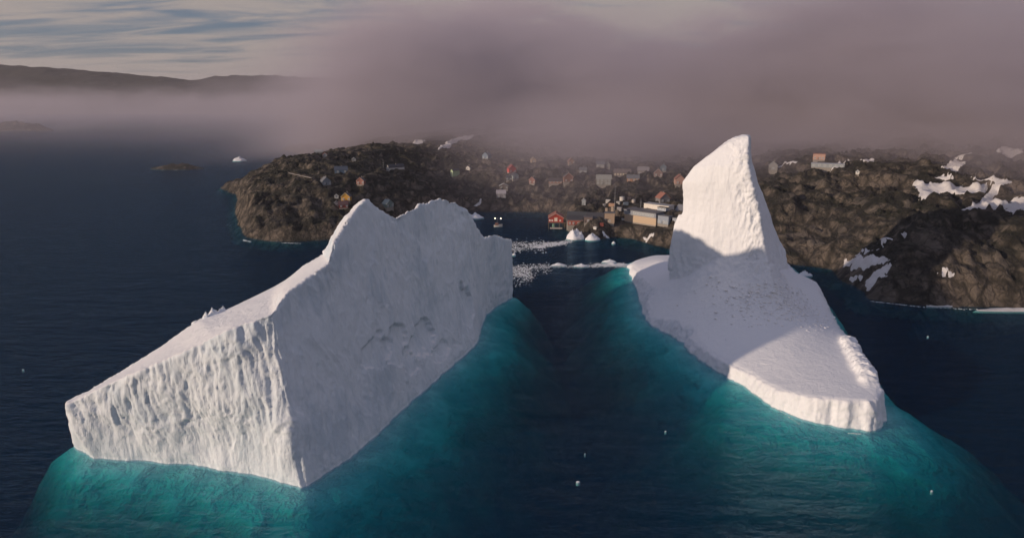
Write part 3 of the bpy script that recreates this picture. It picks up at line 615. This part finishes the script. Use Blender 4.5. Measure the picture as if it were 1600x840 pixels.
# ------------------------------------------------------------------ houses
def face_cam(x, y): return math.atan2(-x, y)*-1.0       # turn so that local -y looks at the harbour mouth
def house(px, py, w_, d_, h_, wall, roof, label, cat='house', name='house', rot=0.0, gable='front', pitch=0.55, win=2, rows_=1, door=True, chim=True, trim=None, base=True, lift=0.0, winmat=None, pos=None):
    k_ = 0.84 if pos is None else 1.0; w_ *= k_; d_ *= k_; h_ *= .9 if pos is None else 1
    p = hit(px, py) if pos is None else pos; x, y = p[0], p[1]; a = math.atan2(x, y)*-1+rot
    ca, sa = math.cos(a), math.sin(a); cs = [(x+ca*u-sa*v, y+sa*u+ca*v) for u in (-w_/2, w_/2) for v in (0, d_)]
    zs = [float(gz(*c)) for c in cs]; z = max(0.6, zs[0]*.5+zs[2]*.5, sum(zs)/4)+lift if pos is None or len(pos) < 3 else pos[2]
    t = thing(name, label, cat, (x, y, z), a); wm_ = paint(wall); rm_ = paint(roof, 0.55, 0.3, 'roofing')
    if base: MB().box(-w_/2+.15, w_/2-.15, .15, d_-.15, min(-1.0, min(zs)-z-1.0), 0.35).build('foundation', CONC, t)
    if gable == 'flat':
        MB().box(-w_/2, w_/2, 0, d_, .3, h_).build('wall', wm_, t)
        r = MB().box(-w_/2-.3, w_/2+.3, -.3, d_+.3, h_+.003, h_+.35).build('roof', rm_, t)
    else:
        if gable == 'front': rise = w_/2*pitch*1.6; prof = [(-w_/2, 0, .3), (w_/2, 0, .3), (w_/2, 0, h_), (0, 0, h_+rise), (-w_/2, 0, h_)]; dv = (0, d_, 0)
        else: rise = d_/2*pitch*1.6; prof = [(-w_/2, 0, .3), (-w_/2, d_, .3), (-w_/2, d_, h_), (-w_/2, d_/2, h_+rise), (-w_/2, 0, h_)]; dv = (w_, 0, 0)
        MB().poly(prof, dv).build('wall', wm_, t)
        mb = MB(); o_h = 0.45; e = .25
        if gable == 'front':
            for s_ in (-1, 1):
                sl = rise/(w_/2); A = (s_*(w_/2+o_h), -o_h, h_-sl*o_h+.02); B = (0, -o_h, h_+rise+.02)
                mb.poly([A, B, (B[0], B[1], B[2]+e), (A[0], A[1], A[2]+e)], (0, d_+2*o_h, 0))
        else:
            for s_ in (0, 1):
                sl = rise/(d_/2); yy = -o_h if s_ == 0 else d_+o_h; A = (-w_/2-o_h, yy, h_-sl*o_h+.02); B = (-w_/2-o_h, d_/2, h_+rise+.02)
                mb.poly([A, B, (B[0], B[1], B[2]+e), (A[0], A[1], A[2]+e)], (w_+2*o_h, 0, 0))
        r = mb.build('roof', rm_, t)
        if chim: MB().box(.3, 1.0, d_*.5, d_*.5+.7, h_+rise*.5, h_+rise+1.0).build('chimney', CONC, r)
    if trim:
        tb = MB()
        if gable == 'front':
            for s_ in (-1, 1):
                sl = rise/(w_/2); A = (s_*(w_/2+.5), -.5, h_-sl*.5-.1); B = (0, -.5, h_+rise-.1)
                tb.poly([A, B, (B[0], B[1], B[2]+.55), (A[0], A[1], A[2]+.55)], (0, -.12, 0)); tb.box(s_*w_/2-.18, s_*w_/2+.18, -.06, .2, .3, h_-.1)
        else: tb.box(-w_/2-.1, w_/2+.1, -.55, -.46, h_-.45, h_-.05)
        tb.build('trim', paint(trim), t)
    wd, wh = 1.25, 1.35; sh = None
    for rr in range(rows_):
        zz_ = 1.3+rr*2.7
        for k in range(win):
            cx = (k+.5)/win*w_-w_/2
            if door and rr == 0 and k == win//2 and win > 1: cx += .9
            if sh is None:
                fr_ = MB().box(-wd/2-.15, wd/2+.15, -.08, .02, -.15, wh+.15).build('window', WHITE, t); pn = MB().box(-wd/2, wd/2, -.11, -.02, 0, wh).build('pane', winmat or GLASS, fr_); sh = (fr_.data, pn.data); f2 = fr_
            else:
                f2 = bpy.data.objects.new('window', sh[0]); C.objects.link(f2); f2.parent = t; p2 = bpy.data.objects.new('pane', sh[1]); C.objects.link(p2); p2.parent = f2
            f2.location = (cx, 0, zz_)
    if door: MB().box(-.5, .5, -.09, .02, .35, 2.4).build('door', paint(tuple(c*.45 for c in wall)), t).location = ((-.6 if win > 1 else -w_/2+1.1), 0, 0)
    return t
Rd = (0.42, 0.055, 0.04); Yl = (0.62, 0.33, 0.05); Bl = (0.10, 0.17, 0.27); Gn = (0.22, 0.36, 0.20); Gy = (0.30, 0.32, 0.36); Tn = (0.50, 0.38, 0.27); Br = (0.22, 0.10, 0.07); Pk = (0.45, 0.26, 0.22); Wh = (0.72, 0.71, 0.70)
DK = (0.05, 0.05, 0.06); GR = (0.16, 0.17, 0.19); RR = (0.28, 0.13, 0.10); LG = (0.40, 0.41, 0.42)
house(540, 313, 8.5, 9, 4.4, Yl, DK, 'yellow gabled house on the dark slope behind the left iceberg peak', rot=-.25, trim=(0.6, 0.5, 0.3))
house(526, 312, 3.5, 4, 2.6, Wh, DK, 'tiny white shed standing left of the yellow house', 'shed', 'shed', win=1, door=False, chim=False, trim=(.7, .7, .7))
house(537, 327, 9, 7, 3.4, (0.22, 0.04, 0.04), (0.12, 0.06, 0.06), 'dark red house low on the slope beneath the yellow house', gable='side')
house(526, 322, 4, 4, 2.6, (.13, .16, .2), GR, 'small blue-grey shed beneath the yellow house', 'shed', 'shed', win=1, door=False, chim=False)
house(511, 291, 9, 8, 4.4, (0.22, 0.26, 0.32), GR, 'blue-grey gabled house left above the yellow house', rot=.3)
house(533, 269, 14, 8, 4.0, Bl, (0.07, 0.09, 0.13), 'long dark blue house with two pale windows on the headland', gable='side')
house(563, 292, 7.5, 8, 4.0, (0.36, .15, .12), DK, 'reddish gabled house with pink trim right above the yellow house', rot=-.3, trim=(0.55, 0.32, 0.28))
hs = house(606, 268, 8, 22, 5.0, Wh, DK, 'long dark-roofed hall with a white gable end on the headland', 'hall', 'village_hall', rot=-1.15, win=3)
house(610, 331, 9, 8, 3.6, (0.20, 0.27, 0.27), (0.28, 0.34, 0.34), 'pale teal roofed house just behind the left iceberg saddle', rot=.6)
house(706, 277, 5.0, 12, 8.0, (0.45, 0.60, 0.38), DK, 'tall narrow light green gabled building on the hillside', 'building', 'tall_building', rot=-.9, rows_=2, win=1, chim=False)
house(731, 267, 6, 6, 3.6, Wh, DK, 'small white house on the hillside right of the green building', rot=-.4, win=1)
house(758, 249, 11, 9, 5, Bl, (0.08, 0.12, 0.17), 'blue house with a pale end high above the harbour', rot=-.6)
house(801, 271, 10, 8, 5.2, (0.60, 0.08, 0.07), (0.30, 0.06, 0.05), 'bright red house on the hillside above the harbour', rot=.35)
house(806, 283, 8, 8, 4.2, (0.35, 0.42, 0.45), DK, 'pale blue-grey house just below the bright red one', rot=.4)
house(795, 283, 7, 6, 3.6, (.10, .13, .17), DK, 'dark blue-grey house left of the pale one below the bright red house', gable='side', win=2)
house(783, 309, 11, 8, 5.6, (0.22, 0.22, 0.26), (0.40, 0.38, 0.42), 'lilac-grey two-storey house nearest the harbour head', rows_=2, gable='side', chim=False)
house(787, 296, 11, 8, 4.0, (0.14, .12, .11), LG, 'brown house with a pale roof behind the lilac-grey one', gable='front', pitch=.3)
house(834, 254, 7, 7, 4.2, (0.55, 0.42, 0.28), (.35, .28, .2), 'beige house standing alone in the mist above the harbour', rot=.2, win=1)
house(893, 258, 8, 8, 4.2, (0.34, 0.20, 0.12), Br, 'brown house in the mist above the gabled brown hall', rot=.2)
house(888, 289, 11, 10, 6.0, Br, DK, 'brown house with white-trimmed gable on the rise above the boathouse', rot=.15, trim=(0.6, 0.42, 0.36))
house(868, 290, 17, 7, 3.0, (0.34, .18, .13), (.08, .07, .07), 'low brown wing stretching left of the white-trimmed brown house', 'building', 'low_building', gable='side', win=4, chim=False, door=False)
house(831, 289, 7, 8, 4.8, (.30, .12, .10), DK, 'dark red gabled house with pink trim left of the brown wing', rot=-.3, trim=(.6, .35, .3))
house(911, 269, 9, 7, 3.6, Gy, GR, 'grey house in the mist right above the white-trimmed brown one', gable='side')
house(943, 294, 17, 10, 6.5, (0.26, 0.27, 0.26), (0.33, 0.34, 0.32), 'large grey-green hall in the middle of the village', 'hall', 'village_hall', gable='side', win=4, rows_=2, chim=False)
house(938, 262, 10, 8, 4.0, LG, GR, 'pale grey house high in the mist left of the long yellow one', gable='side')
house(949, 265, 7, 7, 3.2, (.3, .31, .28), GR, 'small grey-green house between the pale one and the long yellow one', win=1)
house(972, 275, 20, 8, 4.2, (0.20, 0.17, 0.15), (.18, .15, .14), 'long terrace with a row of yellowish windows in the upper village', 'terrace', 'terrace_house', gable='side', win=6, door=False, winmat=paint((.66, .56, .40), .5, .1))
house(989, 284, 14, 8, 3.8, (0.5, 0.26, 0.15), GR, 'orange house right below the long terrace', gable='side', win=3)
house(1005, 270, 13, 9, 4.6, (.3, .27, .27), (.3, .28, .29), 'wide grey house in the mist right of the long terrace', gable='side', win=3)
house(1028, 277, 9, 9, 4.4, (.22, .15, .14), DK, 'dark gabled house with pinkish trim near the tall tower', trim=(.55, .4, .38))
house(1036, 270, 7, 7, 5.0, (.14, .2, .26), GR, 'blue house behind the pink-trimmed gable near the tall tower', win=1)
house(1062, 294, 10, 9, 5.4, (.48, .3, .25), RR, 'pink house partly hidden by the left side of the tall tower', rot=.2)
house(912, 321, 4, 4, 5.0, (.42, .46, .50), LG, 'small narrow white hut above the dark warehouse roof', 'hut', 'hut', win=1, chim=False)
house(1039, 320, 11, 10, 4.5, (.2, .2, .22), (.33, .14, .10), 'grey house with a rust-red roof behind the factory', rot=.5)
house(1279, 253, 12, 9, 6.0, (.60, .36, .28), RR, 'pinkish boxy house in the mist right of the tall tower', gable='flat', win=3)
house(1292, 270, 30, 10, 3.6, (.30, .34, .38), (.42, .47, .52), 'long low building with a bluish flat roof on the right plateau', 'building', 'low_building', gable='flat', win=6, door=False)
house(1207, 274, 9, 8, 5, (.30, .30, .31), LG, 'grey house in the mist just right of the tall tower', win=1)
house(1339, 277, 3, 3, 2.4, Wh, LG, 'tiny white hut alone on the right plateau', 'hut', 'hut', win=1, door=False, chim=False)
house(508, 247, 6, 6, 3.0, Wh, (.25, .08, .07), 'small white hut with a red roof on the headland skyline', 'hut', 'hut', win=1, chim=False)
house(553, 252, 5, 5, 2.8, (.5, .5, .5), LG, 'little white hut on the skyline right of the red-roofed one', 'hut', 'hut', win=1, chim=False)
house(498, 240, 12, 6, 2.6, (.4, .4, .42), LG, 'faint long grey shed at the fog edge on the headland', 'shed', 'shed', gable='side', win=2, chim=False, door=False)
# harbour front
FZ = max(2.5, float(gz(*P(900, 356)[:2])))
house(899, 353, 15, 9, 5.0, (0.34, 0.08, 0.06), DK, 'long red warehouse right of the red boathouse on the quay', 'warehouse', 'warehouse', gable='side', win=4, chim=False, trim=(.4, .25, .22))
house(919, 347, 8, 8, 5.0, (.20, .15, .14), (.16, .14, .14), 'brown boxy shed right of the long red warehouse', 'shed', 'shed', gable='flat', win=1, chim=False)
house(902, 342, 22, 14, 3.2, (.12, .12, .13), (.055, .06, .07), 'big dark-roofed warehouse behind the red quay sheds', 'warehouse', 'warehouse', gable='side', win=3, chim=False, rot=-.2)
house(934, 340, 20, 12, 2.8, (.13, .12, .12), (.07, .07, .08), 'dark low warehouse left of the tan block', 'warehouse', 'warehouse', gable='side', win=3, chim=False, rot=.1)
tb_ = house(952, 351, 9.5, 9, 9.0, (.42, .31, .23), GR, 'square tan concrete block on the quay left of the factory', 'building', 'concrete_block', gable='flat', win=1, chim=False, door=False)
MB().box(-3.8, -1.8, 2, 4, 9.36, 12.0).box(.8, 3.0, 2, 4.5, 9.36, 13.2).box(-1, .4, 5, 7, 9.36, 11.2).build('roof_housing', paint((.45, .36, .28)), tb_)

def factory():
    a = np.array(P(976, 334, 15.6)); b = np.array(P(1025, 341, 15.6)); ang = math.atan2(b[1]-a[1], b[0]-a[0]); L = math.hypot(b[0]-a[0], b[1]-a[1]); z0 = 9.8
    t = thing('fish_factory', 'long two-storey factory with tan lower wall and a window band on the shore', 'factory', (a[0], a[1], z0), ang)
    MB().box(0, L, 0, 15, -10, 0).build('foundation', CONC, t)
    MB().box(0, L, 0, 15, 0.003, 5.8).build('lower_wall', paint((.55, .42, .30), .8, .2, 'tan_cladding'), t)
    MB().box(-.6, L-.003, -.35, 14.9, 5.81, 9.4).build('upper_wall', paint((.24, .27, .33)), t)
    MB().box(-1, L+.3, -.8, 15.5, 9.405, 9.9).build('roof', paint((.12, .12, .13), .6, .3, 'roofing'), t)
    n = 8; f0 = MB().box(-1.0, 1.0, -.10, .02, 0, 2.0).build('window', WHITE, t); p0 = MB().box(-.8, .8, -.14, -.05, .2, 1.8).build('pane', GLASS, f0)
    f0.location = (L*.32, -.36, 6.6)
    for k in range(1, n):
        f2 = f0.copy(); C.objects.link(f2); f2.location = (L*.32+k*(L*.66/n), -.36, 6.6); p2 = p0.copy(); C.objects.link(p2); p2.parent = f2
    return a, b, ang, L, z0, t
a_, b_, fang, fL, fz, ft = factory()
ux, uy = math.cos(fang), math.sin(fang)
def beside(du, dv, z): return (a_[0]+ux*du-uy*dv, a_[1]+uy*du+ux*dv, z)
def fb(du, dv, z, w_, d_, h_, wall, roof, label, cat='building', name='annex_building', win=2, gable='flat', **kw):
    p = beside(du, dv, z); t = house(0, 0, w_, d_, h_, wall, roof, label, cat, name, pos=p, gable=gable, win=win, chim=False, **kw); t.rotation_euler = (0, 0, fang); return t
fb(fL+5.5, 1.5, fz+1.5, 10, 10, 6.5, (.26, .31, .40), GR, 'blue-grey annex joined to the right end of the factory', win=3, rows_=1)
fb(fL+16, 5, fz+2, 8, 8, 5.0, (.30, .34, .42), GR, 'small blue-grey shed right of the factory annex', 'shed', 'shed', win=2)
fb(fL-11, 16.5, fz+2, 24, 8, 11.5, (.74, .70, .66), LG, 'white flat-roofed block standing behind the factory', 'building', 'white_block', win=0, door=False)
fb(fL-2.5, 15.6-4.2, fz+9.91, 8, 4, 2.8, (.38, .44, .54), DK, 'small glazed penthouse on the factory roof', 'penthouse', 'roof_penthouse', win=3, door=False, base=False)
fb(fL+12, 22, fz+3, 18, 12, 6, (.25, .25, .28), (.20, .21, .24), 'wide grey-roofed hall behind the annex near the tall tower', 'hall', 'warehouse', win=3, gable='side')

def boathouse():
    p = P(868.5, 356.5); t = thing('boathouse', 'red gabled boathouse on stilts over the harbour water', 'boathouse', (p[0], p[1], 0), math.atan2(p[0], p[1])*-1)
    w_, d_, f, h_ = 12.5, 13, 5.2, 9.2
    MB().poly([(-w_/2, 0, f), (w_/2, 0, f), (w_/2, 0, h_), (0, 0, h_+3.6), (-w_/2, 0, h_)], (0, d_, 0)).build('wall', paint(Rd), t)
    mb = MB()
    for s_ in (-1, 1): mb.poly([(s_*(w_/2+.6), -.6, h_-.33), (0, -.6, h_+3.62), (0, -.6, h_+3.92), (s_*(w_/2+.6), -.6, h_-.03)], (0, d_+1.2, 0))
    mb.build('roof', paint((.30, .12, .09), .6, .3, 'roofing'), t)
    tr = MB()
    for s_ in (-1, 1): tr.poly([(s_*(w_/2+.6), -.62, h_-.5), (0, -.62, h_+3.4), (0, -.62, h_+3.9), (s_*(w_/2+.6), -.62, h_)], (0, -.12, 0))
    tr.build('trim', paint((.6, .33, .28)), t)
    MB().box(-w_/2-.6, w_/2+2.4, -2.5, d_, f-.45, f-.02).build('deck', WOOD, t)
    pt = MB().tube((0, 0, -3), (0, 0, f-.46), .28).build('post', WOOD, t); pt.location = (-w_/2, -2, 0)
    for i in range(3):
        for j in range(4):
            if i == 0 and j == 0: continue
            q = pt.copy(); C.objects.link(q); q.location = (-w_/2+j*(w_/3+.5), -2+i*6.5, 0)
    MB().box(-1.4, 1.2, -.12, .02, f+.8, f+4.0).build('door', paint((.8, .7, .62)), t)
    for k, x_ in enumerate((-5.2, -3.2, 3.6)): MB().box(-.7, .7, -.1, .02, 0, 1.3).build('window', WHITE, t).location = (x_, 0, f+.9)
    MB().box(-3.2, -.8, -1.9, -.9, .3, 4.2).build('boat_door', paint((.20, .42, .32)), t)
    MB().box(-5, 5.5, -4.4, -2.2, .2, 1.3).build('landing_stage', paint((.42, .38, .36), .8, .3, 'weathered_timber'), t)
boathouse()
def mast(px, py, h_, label, arms=0, nm='radio_mast', cat='mast', pos=None):
    p = pos or hit(px, py); t = thing(nm, label, cat, (p[0], p[1], p[2]-.5))
    MB().tube((0, 0, 0), (0, 0, h_), .22, .08).build('pole', METAL, t)
    for k in range(arms): MB().tube((-1.2, 0, h_*(.6+.14*k)), (1.2, 0, h_*(.6+.14*k)), .07).build('crossbar', METAL, t)
    MB().box(-.5, .5, -.5, .5, -1, .5).build('base', CONC, t)
mast(960, 330, 22, 'tall thin mast rising above the village behind the tan block', 2)
mast(599, 262, 9, 'short mast left of the long hall on the headland', 1)
mast(1001, 325, 9, 'short light pole behind the left end of the factory', 1)
# light poles down the village road
def tank(px, py, r, h_, label, c=(.5, .48, .45)):
    p = hit(px, py); t = thing('storage_tank', label, 'tank', (p[0], p[1], p[2]-.8)); MB().tube((0, 0, 0), (0, 0, h_), r, r, 16).build('shell', paint(c), t); MB().tube((0, 0, h_), (0, 0, h_+.5), r, r*.2, 16).build('lid', METAL, t)
tank(972, 312, 2.2, 3.4, 'round pale tank in the yard above the tan block', (.66, .64, .62))
tank(990, 315, 1.7, 2.6, 'smaller round tank right of the pale one in the yard', (.5, .46, .44))
def crate(px, py, w_, d_, h_, c, label, name='container', cat='container'):
    p = hit(px, py); t = thing(name, label, cat, (p[0], p[1], p[2]), random.uniform(-.6, .6)); mb = MB().box(-w_/2, w_/2, -d_/2, d_/2, -.6, h_)
    mb.build('box', paint(c), t); MB().box(-w_/2+.1, w_/2-.1, -d_/2-.06, -d_/2+.02, .2, h_-.2).build('door', paint(tuple(v*.8 for v in c)), t)
for k, (px, py, w_, d_, h_, c, lb) in enumerate(((950, 316, 4, 2.4, 2.4, Wh, 'white container at the left of the yard above the tan block'), (956, 322, 5, 2.4, 2.4, (.5, .3, .2), 'rusty orange container directly above the tan block'), (945, 322, 3, 2, 2, (.4, .4, .42), 'grey container left of the rusty one'),
        (966, 318, 3.4, 2.2, 2, LG, 'light grey container below the pale tank'), (978, 320, 4, 2.3, 2.3, (.16, .22, .30), 'blue container in the middle of the yard'), (983, 312, 3, 2.2, 2.2, (.55, .4, .32), 'tan container between the two tanks'),
        (968, 328, 4, 2.4, 2.4, (.3, .3, .33), 'dark grey container right of the tan block'), (940, 352, 3, 2, 2, (.36, .10, .08), 'small red container left of the tan block on the quay'), (930, 357, 2.6, 1.8, 1.6, Wh, 'white crate on the quay near the small icebergs'), (974, 344, 3, 2, 1.6, Wh, 'white crate at the foot of the factory left end'))):
    crate(px, py, w_, d_, h_, c, lb)
# walkway on the headland
def walkway():
    a = hit(452, 277); b = hit(487, 284); m = MB(); L = float(np.linalg.norm(b[:2]-a[:2])); ang = math.atan2(b[1]-a[1], b[0]-a[0]); zt = max(a[2], b[2], float(gz((a[0]+b[0])/2, (a[1]+b[1])/2)))+1.0
    t = thing('footbridge', 'pale wooden walkway crossing the rocks of the headland', 'footbridge', (a[0], a[1], zt), ang)
    MB().box(0, L, -.9, .9, -.2, 0).build('deck', paint((.5, .45, .4), .8, .3, 'weathered_timber'), t)
    for s_ in (-.85, .85): MB().tube((0, s_, 1.0), (L, s_, 1.0), .06).build('handrail', WOOD, t)
    for k in range(7):
        MB().tube((0, 0, -5), (0, 0, 0), .12).build('post', WOOD, t).location = (L*k/6, 0, 0)
walkway()

# boats
def boat():
    p = P(778.5, 354); t = thing('fishing_boat', 'small white fishing boat in the harbour with two lit deck lamps on its mast', 'boat', (p[0], p[1], 0), R(12))
    L, B = 7.4, 2.6; V_ = []; n = 12
    for k in range(n+1):
        u = k/n; wd = B/2*math.sin(min(1, (1-u)*1.9)*math.pi/2)**.8 if u > .4 else B/2*(.85+.15*u/.4); sh = 1.5+.8*u**3
        x_ = -L/2+L*u
        for (f_, z_) in ((0, -.6), (.65, -.3), (1, sh), (.9, sh), (.85, sh-.35)): V_ += [(x_, -wd*f_, z_), (x_, wd*f_, z_)]
    F2 = []; c = 10
    for k in range(n):
        for s_ in (0, 1):
            for j in range(4):
                a = k*c+j*2+s_; F2.append((a, a+2, a+2+c, a+c) if s_ else (a, a+c, a+2+c, a+2))
        F2.append((k*c+8, k*c+9, k*c+9+c, k*c+8+c))
    F2.append(tuple(j*2 for j in range(5))+tuple(j*2+1 for j in reversed(range(5))))
    mesh_np('hull', np.array(V_), F2, paint((.8, .76, .70), .4, .15), parent=t, smooth=False)
    cb = MB().box(-2.6, .2, -1.0, 1.0, 1.3, 3.4, .15).build('wheelhouse', paint((.25, .12, .09)), t)
    MB().box(.2-.12, .2-.02, -.7, .7, 2.4, 3.1).build('window', GLASS, cb)
    MB().tube((-.9, 0, 3.4), (-.9, 0, 8.0), .1, .06).build('mast', METAL, t); MB().tube((-2.9, 0, 7.2), (2.4, 0, 7.4), .07).build('boom', METAL, t)
    em, t2, o2 = new_mat('lit_lamp'); e = t2.add('ShaderNodeEmission'); e.inputs[0].default_value = rgb(1, .82, .62); e.inputs[1].default_value = 4; t2.l.new(e.outputs[0], o2.inputs[0])
    for x_, z_ in ((-2.8, 7.4), (2.3, 7.1)):
        o = rock_lump('deck_lamp', (0, 0, 0), .5, .5, .6, None, None, em, n=8, base=-.4); o.parent = t; o.location = (x_, 0, z_); del o['kind']
boat()

# ------------------------------------------------------------------ fog and haze
def fog():
    m, t, o = new_mat('fog'); g = t.add('ShaderNodeTexCoord').outputs['Object']; sp = t.add('ShaderNodeSeparateXYZ'); t.l.new(g, sp.inputs[0]); x, y, z = sp.outputs
    n1 = t.noise(t.mapping(g, (1, 1, 2.2)), 0.0021, 4, 0.55, 0.3)
    n2 = t.noise(t.mapping(g, (1, 0.6, 2.6)), 0.0075, 4, 0.6, 0.8)
    nn = t.math('ADD', t.math('SUBTRACT', n1, 0.5), t.math('MULTIPLY', t.math('SUBTRACT', n2, 0.5), 0.55))
    left = t.math('SUBTRACT', 1.0, t.ramp(x, -620, -180))             # 1 on the fjord side
    right = t.ramp(x, -60, 240)
    def lin(*terms):
        r = terms[0]
        for q in terms[1:]: r = t.math('ADD', r, q)
        return r
    M = lambda a, b: t.math('MULTIPLY', a, b)
    top = lin(278.0, M(left, -135.0), M(right, -62.0), M(t.ramp(x, 240, 520), -22.0), M(nn, 260.0))
    base = lin(27.0, M(t.ramp(y, 940, 1350), -48.0), M(left, -75.0), M(right, -14.0), M(nn, 200.0))
    frontY = lin(850.0, M(left, -60.0), M(right, -310.0), M(t.ramp(x, 180, 440), -300.0), M(nn, 900.0))
    ft_ = t.math('DIVIDE', t.math('SUBTRACT', top, z), 75.0, True)
    fb_ = t.math('DIVIDE', t.math('SUBTRACT', z, base), 50.0, True)
    ff = t.math('DIVIDE', t.math('SUBTRACT', y, frontY), lin(360.0, M(left, 900.0)), True)
    d = M(M(t.ramp(ft_, 0, 1), t.ramp(fb_, -.1, 1)), t.ramp(ff, 0, 1))
    v = t.add('ShaderNodeVolumePrincipled'); v.inputs['Color'].default_value = rgb(0.74, 0.69, 0.79); v.inputs['Anisotropy'].default_value = 0.1
    mist = M(M(t.ramp(x, -120, 140), t.ramp(y, 500, 780)), M(t.math('SUBTRACT', 1.0, t.ramp(z, 60, 120)), 0.0040))
    mist = M(mist, lin(1.0, M(t.ramp(x, 150, 420), 0.9)))
    mist = M(mist, t.math('MAXIMUM', lin(1.0, M(nn, 2.5)), 0.1))
    t.plug(t.math('ADD', mist, M(M(M(d, lin(1.0, M(left, -0.945), M(t.ramp(x, 120, 420), 1.8))), 0.0090), t.math('MAXIMUM', lin(1.0, M(nn, 4.0)), 0.10))), v.inputs['Density']); t.l.new(v.outputs[0], o.inputs['Volume'])
    m.cycles.volume_step_rate = 0.36; m.cycles.volume_sampling = 'DISTANCE' if False else 'MULTIPLE_IMPORTANCE'
    ob = MB().box(-3800, 2600, 240, 4200, 0.5, 400).build('fog_bank', m); tag(ob, kind='stuff')
def haze():
    m, t, o = new_mat('haze'); v = t.add('ShaderNodeVolumePrincipled'); v.inputs['Color'].default_value = rgb(0.84, 0.80, 0.86); v.inputs['Density'].default_value = 0.00004; v.inputs['Anisotropy'].default_value = 0.2
    t.l.new(v.outputs[0], o.inputs['Volume'])
    ob = MB().box(-WATER_X-10, WATER_X+10, WATER_Y0-10, WATER_Y1+10, -DEPTH-1, 470).build('haze', m); tag(ob, kind='stuff')
fog(); haze()
